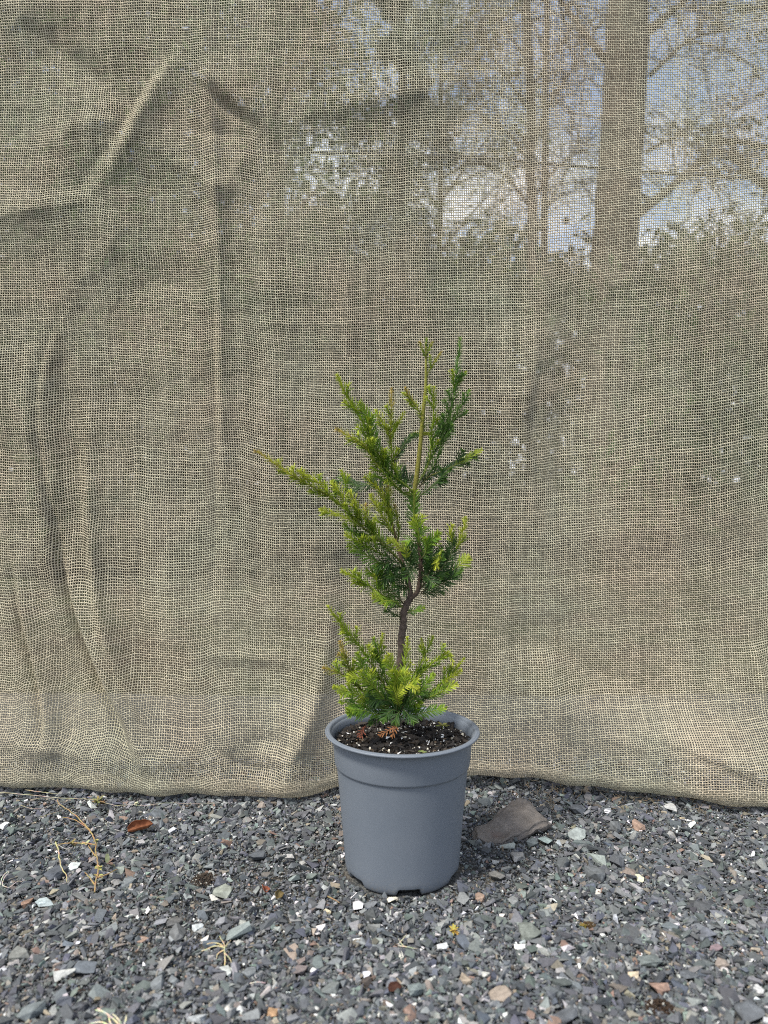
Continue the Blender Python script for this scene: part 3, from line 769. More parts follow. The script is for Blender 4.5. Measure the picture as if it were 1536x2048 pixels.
# (polyline, dy0, dy1, palette, needle length mm, style, stem radius mm, side shoots [(t, side, length mm, palette)])
BR = [
 # upper left big sweep
 ([(827, 986), (816, 974), (774, 940), (746, 894), (718, 830), (691, 787), (675, 752)], 0, -0.030, 'lush', 9.5, 'tuft', 1.5, [(0.35, 1, 16, 'mid'), (0.45, -1, 20, 'mid'), (0.6, 1, 10, 'lush'), (0.7, -1, 13, 'lush'), (0.82, 1, 8, 'lush')]),
 ([(828, 992), (806, 985), (785, 964), (752, 926), (733, 897), (712, 880), (690, 868), (674, 859)], 0, -0.040, 'lushrust', 9, 'tuft', 1.2, [(0.3, -1, 18, 'mid'), (0.5, 1, 14, 'lush')]),
 ([(822, 980), (790, 955), (764, 920), (748, 880), (735, 835), (722, 808)], 0.004, -0.022, 'mid', 11, 'flat', 1.0, []),
 # centre upper
 ([(806, 966), (785, 930), (783, 897), (781, 850), (782, 815), (783, 779)], 0.004, -0.004, 'rust', 7.5, 'tuft', 1.0, [(0.5, 1, 0, 'mid')]),
 ([(783, 893), (776, 866), (764, 845), (752, 822)], 0.002, -0.010, 'lime', 7.5, 'tuft', 0.7, []),
 ([(783, 880), (790, 856), (800, 840), (809, 825)], 0.002, 0.006, 'lime', 6, 'tuft', 0.6, []),
 ([(785, 930), (800, 904), (815, 880), (828, 868)], 0.002, 0.006, 'old', 6, 'flat', 1.0, []),
 ([(818, 876), (838, 868), (846, 848), (836, 820), (820, 796), (811, 777)], 0.006, -0.006, 'rust', 7, 'tuft', 0.7, []),
 ([(816, 880), (830, 868), (850, 866), (858, 868)], 0.006, 0.010, 'lime', 6, 'tuft', 0.6, []),
 # right uprights
 ([(833, 972), (845, 950), (862, 915), (878, 886), (896, 843), (906, 800), (913, 750), (918, 705), (920, 678)], 0, -0.012, 'teal', 8, 'tuft', 1.4, [(0.3, -1, 12, 'teal'), (0.45, 1, 10, 'teal'), (0.62, -1, 12, 'teal'), (0.72, 1, 10, 'teal')]),
 ([(846, 955), (858, 920), (863, 880), (866, 836), (867, 800), (868, 776)], -0.004, -0.016, 'lush', 7.5, 'tuft', 0.9, [(0.4, 1, 9, 'teal')]),
 ([(880, 886), (900, 852), (918, 818), (932, 798), (939, 782)], 0.002, 0.014, 'teal', 7.5, 'tuft', 0.8, []),
 ([(908, 790), (907, 765), (904, 742)], -0.006, -0.012, 'lush', 6.5, 'tuft', 0.6, []),
 ([(908, 785), (918, 762), (930, 745)], -0.004, 0.004, 'lush', 5.5, 'tuft', 0.6, []),
 ([(846, 960), (862, 942), (878, 906), (884, 860), (880, 835)], 0.004, 0.012, 'teal', 7.5, 'tuft', 0.8, []),
 # right low arms
 ([(832, 1006), (840, 993), (853, 981), (872, 966), (886, 952), (900, 940)], 0, -0.020, 'old', 10, 'flat', 1.0, [(0.6, 1, 9, 'old')]),
 ([(838, 975), (859, 953), (893, 939), (920, 925), (942, 912), (961, 901)], 0.003, 0.016, 'oldtip', 8, 'flat', 0.9, []),
 # leader top
 ([(852, 716), (845, 700), (839, 684)], 0, -0.003, 'rust', 4, 'tuft', 0.6, []),
 ([(852, 712), (858, 698), (865, 685)], 0, 0.003, 'rust', 4.5, 'tuft', 0.6, []),
 ([(852, 760), (858, 742), (870, 722), (883, 704)], 0, -0.003, 'rust', 4, 'tuft', 0.8, []),
 ([(852, 720), (852, 700), (853, 677)], 0, 0.0, 'mid', 4, 'tuft', 0.6, []),
 # behind dark spray
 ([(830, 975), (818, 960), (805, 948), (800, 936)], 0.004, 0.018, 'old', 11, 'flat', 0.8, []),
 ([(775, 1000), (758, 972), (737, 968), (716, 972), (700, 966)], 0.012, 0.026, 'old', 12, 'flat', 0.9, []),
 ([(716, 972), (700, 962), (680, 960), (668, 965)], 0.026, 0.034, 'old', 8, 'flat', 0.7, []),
 # leader foliage between nodes
 ([(831, 1062), (829, 1040), (828, 1010), (829, 985)], -0.001, -0.002, 'mid', 10.5, 'flat', 1.0, []),
 ([(838, 1090), (838, 1072), (834, 1050), (832, 1034)], -0.003, -0.010, 'lush', 10, 'flat', 1.0, [(0.3, 1, 10, 'mid'), (0.5, -1, 8, 'lush')]),
 ([(842, 1120), (848, 1100), (862, 1082), (877, 1067)], -0.002, -0.014, 'mid', 9, 'flat', 0.9, [(0.5, 1, 9, 'lush')]),
 # long left branch
 ([(808, 1132), (786, 1108), (760, 1084), (737, 1064), (710, 1040), (678, 1008), (645, 985), (615, 968), (590, 954), (564, 938), (536, 916), (512, 903)], 0, -0.060, 'lushrust', 8, 'tuft', 1.7, [(0.25, -1, 20, 'mid'), (0.35, 1, 16, 'lush'), (0.48, 1, 18, 'lush'), (0.55, -1, 12, 'lush'), (0.66, 1, 12, 'lime'), (0.74, 1, 8, 'lime'), (0.84, 1, 5, 'lime')]),
 ([(665, 1003), (655, 985), (640, 968), (622, 955), (598, 944)], -0.036, -0.046, 'lime', 8, 'tuft', 0.8, []),
 ([(690, 1026), (688, 1004), (680, 985), (668, 970)], -0.030, -0.034, 'lime', 9.5, 'tuft', 0.8, []),
 ([(700, 1010), (694, 980), (688, 960), (683, 942)], -0.016, -0.010, 'lush', 7, 'tuft', 0.7, []),
 ([(716, 1048), (716, 1025), (706, 1000), (700, 985)], -0.026, -0.034, 'lime', 9.5, 'tuft', 0.8, []),
 ([(736, 1064), (738, 1046), (733, 1025), (731, 1012)], -0.022, -0.03, 'lushrust', 9, 'tuft', 0.8, []),
 ([(722, 1054), (700, 1040), (675, 1030), (655, 1024), (643, 1020)], -0.026, -0.046, 'lime', 8, 'tuft', 0.8, []),
 ([(772, 1112), (752, 1102), (728, 1090), (708, 1078), (692, 1070)], -0.012, -0.036, 'lush', 9, 'tuft', 1.0, [(0.4, 1, 10, 'lush')]),
 ([(752, 1082), (728, 1075), (704, 1062), (690, 1050)], -0.016, -0.030, 'mid', 9, 'tuft', 0.8, []),
 ([(796, 1140), (770, 1130), (742, 1116), (716, 1100), (700, 1092)], -0.006, -0.026, 'mid', 11, 'flat', 1.0, []),
 # upright shoots off the side stem
 ([(790, 1075), (776, 1050), (762, 1028), (752, 1008), (743, 992)], 0.004, -0.012, 'lime', 9, 'tuft', 0.9, [(0.5, 1, 8, 'lush')]),
 ([(786, 1060), (776, 1030), (768, 1000), (756, 978), (740, 962), (731, 955)], 0.006, 0.0, 'lime', 7.5, 'tuft', 0.9, []),
 ([(788, 1062), (782, 1030), (778, 1000), (776, 974)], 0.010, 0.012, 'lushrust', 9, 'tuft', 0.9, []),
 ([(794, 1085), (798, 1060), (794, 1035), (790, 1012)], 0.012, 0.016, 'rust', 7, 'tuft', 0.9, []),
 ([(790, 1100), (768, 1086), (750, 1064), (742, 1046)], -0.004, -0.018, 'lush', 10, 'flat', 0.9, []),
 # bright spray drooping towards the viewer
 ([(812, 1120), (812, 1104), (800, 1094), (788, 1086), (778, 1080)], -0.012, -0.040, 'lime', 8, 'flat', 0.8, []),
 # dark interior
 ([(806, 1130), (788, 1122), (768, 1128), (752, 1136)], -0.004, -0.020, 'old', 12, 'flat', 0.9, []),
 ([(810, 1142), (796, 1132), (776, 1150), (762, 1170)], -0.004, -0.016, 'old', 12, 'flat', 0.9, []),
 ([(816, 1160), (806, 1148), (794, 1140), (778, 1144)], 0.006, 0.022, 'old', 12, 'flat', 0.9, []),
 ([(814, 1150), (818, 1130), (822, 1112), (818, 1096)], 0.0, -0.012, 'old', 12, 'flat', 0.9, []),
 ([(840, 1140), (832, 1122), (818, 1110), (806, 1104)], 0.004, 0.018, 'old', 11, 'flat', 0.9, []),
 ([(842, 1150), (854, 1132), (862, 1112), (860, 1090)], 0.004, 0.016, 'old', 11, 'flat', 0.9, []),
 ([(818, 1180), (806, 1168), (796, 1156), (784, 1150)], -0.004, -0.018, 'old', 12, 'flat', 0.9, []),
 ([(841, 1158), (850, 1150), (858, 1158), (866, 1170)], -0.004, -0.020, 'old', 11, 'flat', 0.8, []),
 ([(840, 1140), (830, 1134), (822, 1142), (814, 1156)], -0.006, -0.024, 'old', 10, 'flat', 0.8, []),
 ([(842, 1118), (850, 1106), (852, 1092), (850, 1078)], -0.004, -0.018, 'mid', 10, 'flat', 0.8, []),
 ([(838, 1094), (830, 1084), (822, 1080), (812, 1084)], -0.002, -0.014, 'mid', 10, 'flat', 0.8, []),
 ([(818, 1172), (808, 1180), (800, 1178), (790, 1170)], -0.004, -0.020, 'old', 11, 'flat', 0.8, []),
 # lower left fans
 ([(810, 1216), (795, 1208), (775, 1196), (756, 1184), (730, 1166), (708, 1154), (686, 1143)], 0, -0.036, 'lush', 9.5, 'tuft', 1.1, [(0.35, -1, 14, 'lush'), (0.5, 1, 16, 'lush'), (0.62, -1, 9, 'lush')]),
 ([(808, 1208), (790, 1188), (768, 1166), (750, 1150), (736, 1141)], 0.004, -0.016, 'mid', 11.5, 'flat', 1.0, []),
 ([(800, 1206), (784, 1202), (766, 1200), (748, 1192)], -0.008, -0.028, 'lush', 10, 'flat', 0.9, []),
 ([(804, 1238), (794, 1230), (784, 1226), (772, 1222)], -0.001, -0.012, 'old', 7.5, 'flat', 0.9, []),
 ([(802, 1214), (788, 1212), (774, 1204), (762, 1202)], 0.004, 0.014, 'old', 10, 'flat', 0.8, []),
 ([(812, 1226), (822, 1222), (834, 1219), (847, 1216)], -0.001, -0.006, 'mid', 6, 'flat', 0.8, []),
 # right middle
 ([(836, 1182), (848, 1168), (866, 1152), (886, 1134), (900, 1112), (905, 1084), (904, 1070)], 0, -0.012, 'old', 11, 'flat', 1.1, [(0.35, 1, 14, 'old'), (0.5, -1, 12, 'old')]),
 ([(904, 1086), (902, 1072), (903, 1052)], -0.012, -0.016, 'lime', 8.5, 'tuft', 0.7, []),
 ([(908, 1104), (917, 1090), (925, 1066), (931, 1037)], -0.010, -0.018, 'lime', 7.5, 'tuft', 0.8, []),
 ([(870, 1152), (892, 1144), (914, 1134), (936, 1117)], -0.004, 0.008, 'oldtip', 11, 'flat', 0.9, []),
 ([(842, 1184), (862, 1174), (888, 1164), (908, 1150), (920, 1142)], 0, -0.012, 'old', 11, 'flat', 0.9, []),
 ([(840, 1188), (852, 1186), (868, 1184), (886, 1186)], 0, 0.006, 'old', 7.5, 'flat', 0.8, []),
 ([(888, 1100), (882, 1104), (876, 1118), (871, 1138)], -0.016, -0.024, 'lime', 6.5, 'tuft', 0.7, []),
 ([(842, 1134), (856, 1122), (870, 1110), (882, 1098)], -0.002, -0.010, 'old', 10, 'flat', 0.9, []),
 ([(844, 1160), (860, 1144), (868, 1128), (884, 1118)], -0.004, -0.020, 'old', 11, 'flat', 0.9, []),
 # basal bush, left
 ([(797, 1425), (782, 1395), (766, 1366), (749, 1338), (724, 1299), (706, 1276), (690, 1256), (672, 1234), (658, 1215)], 0, -0.030, 'lush', 8.5, 'tuft', 1.3, [(0.3, 1, 16, 'mid'), (0.45, 1, 14, 'lush'), (0.6, 1, 11, 'lush'), (0.72, -1, 6, 'lush')]),
 ([(792, 1432), (768, 1412), (730, 1384), (709, 1362), (696, 1332), (688, 1306), (680, 1284)], -0.004, -0.040, 'rust', 7, 'tuft', 1.1, [(0.6, 1, 12, 'lush')]),
 ([(700, 1338), (692, 1322), (678, 1309)], -0.030, -0.036, 'rust', 6.5, 'tuft', 0.7, []),
 ([(720, 1376), (704, 1360), (684, 1349), (666, 1342), (648, 1336)], -0.022, -0.048, 'rust', 7.5, 'tuft', 0.8, []),
 ([(790, 1430), (760, 1408), (728, 1394), (706, 1386), (686, 1380), (670, 1374)], -0.010, -0.050, 'lush', 8.5, 'flat', 1.0, []),
 ([(788, 1436), (758, 1424), (730, 1414), (704, 1408), (683, 1404)], -0.008, -0.046, 'mid', 9, 'flat', 1.0, [(0.5, 1, 10, 'lush')]),
 ([(788, 1438), (762, 1430), (736, 1424), (712, 1420), (696, 1418)], -0.012, -0.054, 'mid', 9, 'flat', 0.9, []),
 ([(794, 1424), (776, 1370), (764, 1335), (759, 1300), (765, 1269)], 0, 0.012, 'lush', 8, 'tuft', 1.1, [(0.55, -1, 12, 'lush'), (0.7, 1, 8, 'lush')]),
 ([(770, 1340), (756, 1310), (748, 1278)], 0.006, 0.006, 'mid', 8, 'tuft', 0.7, []),
 ([(796, 1424), (792, 1380), (784, 1345), (778, 1312)], -0.010, -0.036, 'lush', 9.5, 'flat', 1.0, []),
 ([(790, 1424), (760, 1390), (742, 1360), (722, 1330), (716, 1308)], -0.008, -0.028, 'mid', 10, 'flat', 1.0, []),
 ([(780, 1412), (752, 1378), (726, 1358), (700, 1352)], -0.016, -0.046, 'lush', 10, 'flat', 0.9, []),
 # basal bush, centre and right
 ([(800, 1424), (802, 1380), (808, 1340), (813, 1304), (815, 1276)], -0.006, -0.024, 'lush', 7.5, 'tuft', 1.0, []),
 ([(800, 1420), (816, 1380), (833, 1343), (848, 1308), (843, 1280)], 0, 0.014, 'lush', 7.5, 'tuft', 1.0, [(0.5, 1, 9, 'mid')]),
 ([(845, 1318), (856, 1296), (864, 1274)], 0.010, 0.010, 'lush', 7.5, 'tuft', 0.7, []),
 ([(802, 1420), (822, 1372), (843, 1347), (867, 1325), (884, 1312), (895, 1305)], -0.004, -0.022, 'lush', 7, 'tuft', 1.0, [(0.5, 1, 11, 'mid')]),
 ([(888, 1308), (898, 1306), (904, 1318), (905, 1330)], -0.020, -0.026, 'lime', 5, 'tuft', 0.6, []),
 ([(802, 1432), (826, 1416), (843, 1402), (877, 1372), (904, 1347), (918, 1330), (927, 1318)], -0.002, -0.016, 'lush', 6.5, 'tuft', 1.1, [(0.4, 1, 12, 'mid'), (0.65, -1, 8, 'lush')]),
 ([(886, 1366), (898, 1356), (912, 1348), (922, 1341)], -0.012, -0.024, 'lime', 6, 'tuft', 0.7, []),
 ([(850, 1398), (870, 1390), (890, 1380), (912, 1368)], -0.012, -0.028, 'lush', 8, 'flat', 0.8, []),
 ([(802, 1436), (826, 1430), (852, 1424), (874, 1420), (890, 1416)], -0.008, -0.036, 'mid', 8, 'flat', 0.9, []),
 ([(802, 1418), (826, 1396), (846, 1376), (866, 1350)], -0.012, -0.036, 'mid', 8.5, 'flat', 0.9, []),
 ([(800, 1415), (794, 1392), (806, 1376), (822, 1368), (834, 1378)], -0.020, -0.056, 'lime', 10, 'flat', 0.9, []),
 ([(796, 1412), (788, 1380), (792, 1360), (800, 1345)], -0.014, -0.040, 'lush', 10, 'flat', 0.9, []),
 ([(798, 1430), (790, 1420), (778, 1426), (766, 1440)], -0.014, -0.036, 'old', 10, 'flat', 0.9, []),
 ([(800, 1430), (806, 1420), (816, 1428), (826, 1444)], -0.014, -0.036, 'old', 10, 'flat', 0.9, []),
 ([(796, 1432), (772, 1424), (754, 1432), (742, 1446)], -0.004, -0.022, 'old', 9, 'flat', 0.9, []),
 ([(798, 1428), (800, 1412), (812, 1404), (834, 1410)], 0.006, 0.024, 'old', 10, 'flat', 0.9, []),
 ([(796, 1428), (786, 1400), (766, 1392), (742, 1398)], 0.006, 0.024, 'old', 10, 'flat', 0.9, []),
 ([(798, 1424), (808, 1396), (828, 1386), (850, 1388)], -0.006, -0.016, 'old', 10, 'flat', 0.9, []),
 ([(796, 1424), (780, 1404), (760, 1400), (736, 1404)], -0.012, -0.030, 'old', 10, 'flat', 0.9, []),
 ([(798, 1436), (800, 1424), (794, 1430), (790, 1446)], -0.020, -0.040, 'old', 9, 'flat', 0.9, []),
]
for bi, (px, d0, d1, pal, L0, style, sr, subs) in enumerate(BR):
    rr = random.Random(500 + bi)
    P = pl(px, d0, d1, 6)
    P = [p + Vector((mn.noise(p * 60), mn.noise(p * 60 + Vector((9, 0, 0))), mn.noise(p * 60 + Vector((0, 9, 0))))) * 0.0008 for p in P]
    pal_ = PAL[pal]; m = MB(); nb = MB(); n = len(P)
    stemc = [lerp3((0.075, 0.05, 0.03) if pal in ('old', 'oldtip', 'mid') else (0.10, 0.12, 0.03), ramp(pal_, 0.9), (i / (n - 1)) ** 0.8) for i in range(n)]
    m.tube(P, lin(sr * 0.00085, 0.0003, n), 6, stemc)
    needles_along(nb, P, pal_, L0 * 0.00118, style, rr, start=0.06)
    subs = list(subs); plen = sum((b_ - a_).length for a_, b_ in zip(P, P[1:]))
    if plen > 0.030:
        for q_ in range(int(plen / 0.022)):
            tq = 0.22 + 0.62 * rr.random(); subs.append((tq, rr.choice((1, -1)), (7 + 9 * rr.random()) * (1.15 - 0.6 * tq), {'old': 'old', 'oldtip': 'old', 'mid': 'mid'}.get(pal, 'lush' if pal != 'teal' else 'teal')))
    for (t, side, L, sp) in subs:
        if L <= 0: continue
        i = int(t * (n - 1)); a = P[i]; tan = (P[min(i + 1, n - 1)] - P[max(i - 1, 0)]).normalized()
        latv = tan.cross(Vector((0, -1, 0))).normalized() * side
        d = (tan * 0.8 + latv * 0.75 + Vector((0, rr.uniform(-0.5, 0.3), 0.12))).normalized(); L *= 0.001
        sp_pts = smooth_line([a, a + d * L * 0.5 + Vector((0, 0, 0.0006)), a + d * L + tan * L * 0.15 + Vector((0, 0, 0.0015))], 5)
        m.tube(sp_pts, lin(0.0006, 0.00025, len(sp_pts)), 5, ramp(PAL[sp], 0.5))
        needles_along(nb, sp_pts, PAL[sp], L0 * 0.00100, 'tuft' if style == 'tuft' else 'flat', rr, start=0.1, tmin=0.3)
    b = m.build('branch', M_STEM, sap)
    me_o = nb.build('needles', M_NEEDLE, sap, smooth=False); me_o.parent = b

# dead rusty sprigs and a little weed on the potting mix
def sprig(name, pxs, dy, label, cat, pal, L0, col):
    o = None; mb = MB()
    base_p = at(*pxs[0][0], PY + dy)
    e = empty(name, base_p, label, cat)
    for px in pxs:
        P = smooth_line([at(u, v, PY + dy - 0.010 * (v - pxs[0][0][1]) / 40) for u, v in px], 5); rr = random.Random(hash(name) % 100 + len(px))
        mb.tube(P, lin(0.0006, 0.0003, len(P)), 5, col); nb_ = mb
        needles_along(mb, P, pal, L0, 'flat', rr, dens=0.55, width=0.0009)
    V = np.array(mb.v, np.float32) - np.array(base_p, np.float32)
    bpy.data.objects.remove(e)
    o = link(name, npmesh(name, V, [i for f in mb.f for i in f], [len(f) for f in mb.f], np.array(mb.c, np.float32), True), M_DRY)
    o.location = base_p; return tag(o, label, cat)
DEAD = [(0, (0.20, 0.085, 0.035)), (1, (0.36, 0.16, 0.06))]
sprig('dead_sprig', [[(795, 1446), (790, 1458), (784, 1472)], [(792, 1452), (776, 1462), (760, 1470)]], -0.038, 'rusty orange dead sprig on the soil below the stem', 'dead sprig', DEAD, 0.006, (0.25, 0.11, 0.05))
sprig('dead_sprig', [[(730, 1452), (723, 1462), (717, 1472)], [(727, 1456), (726, 1466), (722, 1474)]], -0.040, 'dark red dead sprig lying on the soil at left in the pot', 'dead sprig', [(0, (0.16, 0.05, 0.03)), (1, (0.28, 0.09, 0.05))], 0.005, (0.18, 0.06, 0.03))

def leafy(name, c, n, L, wd, col, label, cat, up=0.35, mat=M_DRY, seed=1):
    rr = random.Random(seed); mb = MB()
    for k in range(n):
        a = 2 * PI * k / n + rr.uniform(-0.3, 0.3); d = Vector((math.cos(a), math.sin(a), up + rr.uniform(-0.15, 0.2))).normalized()
        needle(mb, Vector((0, 0, 0)), d, wd * rr.uniform(0.8, 1.2), L * rr.uniform(0.7, 1.2), tuple(x * rr.uniform(0.8, 1.2) for x in col), rr.uniform(0, 0.3), Vector((0, 0, 1)))
    mb.tube([Vector((0, 0, -0.003)), Vector((0, 0, 0.001))], 0.0006, 5, col)
    o = mb.build(name, mat); o.location = c; return tag(o, label, cat)
leafy('seedling', at(885, 1456, PY - 0.022) + Vector((0, 0, 0.002)), 6, 0.008, 0.0035, (0.17, 0.20, 0.05), 'tiny olive weed seedling on the soil at right in the pot', 'seedling', seed=3)
leafy('seedling', at(845, 1506, PY - 0.058) + Vector((0, 0, 0.001)), 4, 0.006, 0.003, (0.22, 0.26, 0.08), 'tiny pale seedling at the front rim inside the pot', 'seedling', seed=4)

# ------------------------------------------------------------------ burlap cloth
CY = 1.06
def X_(u, Y=CY): return (u - 768) / F * Y
def cp(u, v): q = at(u, v, CY); return (q.x, q.z)
HEM = [(-700, 1590, 1.02), (-300, 1588, 1.03), (0, 1586, 1.024), (150, 1591, 1.018), (300, 1600, 1.004), (430, 1607, 0.996), (520, 1607, 0.994), (600, 1600, 1.000), (665, 1590, 1.012), (740, 1577, 1.03), (850, 1566, 1.04), (955, 1561, 1.04), (1060, 1570, 1.026), (1150, 1583, 1.010), (1300, 1600, 0.990), (1420, 1614, 0.975), (1536, 1628, 0.962), (1800, 1640, 0.955), (2300, 1640, 0.955)]
hem_x = np.array([at(u, v, Y).x for u, v, Y in HEM]); hem_y = np.array([Y for u, v, Y in HEM]); hem_z = np.array([max(0.001, at(u, v, Y).z) for u, v, Y in HEM])
def smooth_interp(x, xp, fp, w=0.03):
    return (np.interp(x - w, xp, fp) + np.interp(x + w, xp, fp) + np.interp(x, xp, fp) * 2 + np.interp(x - 2 * w, xp, fp) * 0.5 + np.interp(x + 2 * w, xp, fp) * 0.5) / 5
# folds: (polyline px, amplitude mm toward the viewer (+), half width mm left/above side, half width mm other side)
FOLDS = [
 ([(372, 100), (330, 150), (290, 215), (245, 300), (192, 388)], 11, 18, 15, 'ridge'),
 ([(192, 388), (130, 412), (60, 425), (-60, 450)], 7, 14, 26, 'ridge'),
 ([(40, 40), (150, 120), (240, 185), (290, 215)], -9, 22, 22, 'ridge'),
 ([(-80, -60), (30, 30), (90, 90)], 5, 30, 36, 'ridge'),
 ([(405, 140), (460, 190), (535, 247), (560, 255)], 7, 30, 16, 'ridge'),
 ([(535, 247), (640, 225), (760, 198), (900, 165), (1000, 140)], 7, 34, 22, 'ridge'),
 ([(352, 80), (312, 140), (262, 208), (216, 290), (160, 372), (110, 395)], -5, 15, 10, 'ridge'),
 ([(380, 262), (460, 268), (530, 282)], -4, 12, 10, 'ridge'),
 ([(395, 165), (450, 214), (520, 262)], -6, 8, 8, 'ridge'),
 ([(300, 290), (360, 330), (420, 372), (450, 372), (475, 335), (500, 290)], 4.5, 12, 14, 'ridge'),
 ([(410, -40), (418, 150), (430, 330), (438, 500), (442, 680), (445, 900), (440, 1080)], 6, 7, 16, 'ridge'),
 ([(190, 392), (205, 440), (222, 492), (190, 560)], 3, 9, 20, 'ridge'),
 ([(222, 492), (165, 560), (120, 660), (92, 760), (88, 860), (104, 980), (130, 1110), (175, 1230), (225, 1330), (280, 1430), (330, 1530)], 15, 12, 24, 'low'),
 ([(-40, 880), (0, 960), (30, 1080), (62, 1220), (100, 1360), (130, 1500)], 11, 14, 22, 'low'),
 ([(130, 700), (150, 900), (165, 1050), (210, 1200)], -7, 16, 20, 'ridge'),
 ([(-60, 600), (-20, 700), (10, 800), (10, 900)], 9, 22, 24, 'ridge'),
 ([(310, 900), (318, 1050), (350, 1200), (400, 1330), (450, 1450), (500, 1560)], 7, 26, 34, 'low'),
 ([(430, 645), (520, 650), (600, 644), (760, 650)], 1.2, 5, 9, 'ridge'),
 ([(160, 575), (112, 660), (84, 760), (86, 860), (100, 960), (128, 1090), (152, 1200), (205, 1340), (262, 1450), (300, 1520)], -13, 7, 7, 'low'),
 ([(185, 740), (182, 900), (188, 1040), (212, 1200), (262, 1330), (345, 1470)], 11, 9, 13, 'low'),
 ([(20, 1020), (38, 1140), (52, 1240), (92, 1380), (105, 1480)], -10, 6, 7, 'low'),
 ([(400, 1322), (470, 1330), (560, 1338), (650, 1352)], -2, 9, 14, 'ridge'),
 ([(400, 1300), (480, 1308), (600, 1318)], 3, 9, 7, 'ridge'),
 ([(430, 1450), (480, 1495), (560, 1510), (620, 1480)], -7, 6, 8, 'ridge'),
 ([(425, 450), (428, 700), (432, 1000), (428, 1220)], -4, 5, 5, 'ridge'),
 ([(1095, 600), (1088, 720), (1072, 820), (1078, 960), (1092, 1150)], -2.5, 7, 10, 'ridge'),
 ([(1100, 1420), (1240, 1450), (1380, 1490), (1536, 1560)], -5, 6, 9, 'ridge'),
 ([(1080, 1300), (1110, 1400), (1130, 1470)], 5, 8, 8, 'ridge'),
 ([(1500, 1280), (1510, 1350), (1540, 1420)], 7, 8, 8, 'ridge'),
 ([(620, 1050), (640, 1150), (660, 1230), (640, 1380), (600, 1480), (555, 1590)], 12, 20, 14, 'low'),
 ([(700, 1100), (690, 1250), (680, 1380), (650, 1480)], -8, 22, 26, 'ridge'),
 ([(480, 1480), (560, 1460), (640, 1490)], -6, 14, 16, 'ridge'),
 ([(1010, 440), (1060, 500), (1090, 600), (1082, 700), (1050, 820), (1070, 960), (1082, 1100), (1085, 1250)], 7, 26, 20, 'ridge'),
 ([(1140, 520), (1150, 700), (1120, 900), (1130, 1100)], -6, 30, 34, 'ridge'),
 ([(960, 1370), (1060, 1370), (1100, 1400), (1180, 1440), (1300, 1466), (1420, 1490), (1536, 1530), (1700, 1570)], 12, 20, 24, 'low'),
 ([(960, 1300), (1080, 1290), (1200, 1350), (1350, 1400), (1536, 1420)], -7, 24, 24, 'ridge'),
 ([(1180, 300), (1300, 420), (1400, 560), (1536, 640)], 5, 60, 50, 'ridge'),
 ([(1250, 800), (1300, 1000), (1420, 1180), (1560, 1260)], 6, 60, 50, 'ridge'),
 ([(-40, 1440), (100, 1480), (250, 1500), (400, 1490), (500, 1500)], 5, 12, 16, 'ridge'),
 ([(700, 300), (690, 500), (700, 800), (690, 1000)], 3.0, 28, 28, 'ridge'),
 ([(860, 200), (850, 400), (858, 640), (850, 800)], 3.0, 10, 22, 'ridge'),
 ([(540, 260), (560, 400), (560, 600), (540, 800), (560, 1000), (550, 1200)], 3.5, 26, 30, 'ridge'),
 ([(240, 600), (330, 560), (420, 590)], -4, 22, 20, 'ridge'),
 ([(100, 300), (170, 250), (240, 240)], 5, 14, 18, 'ridge'),
]
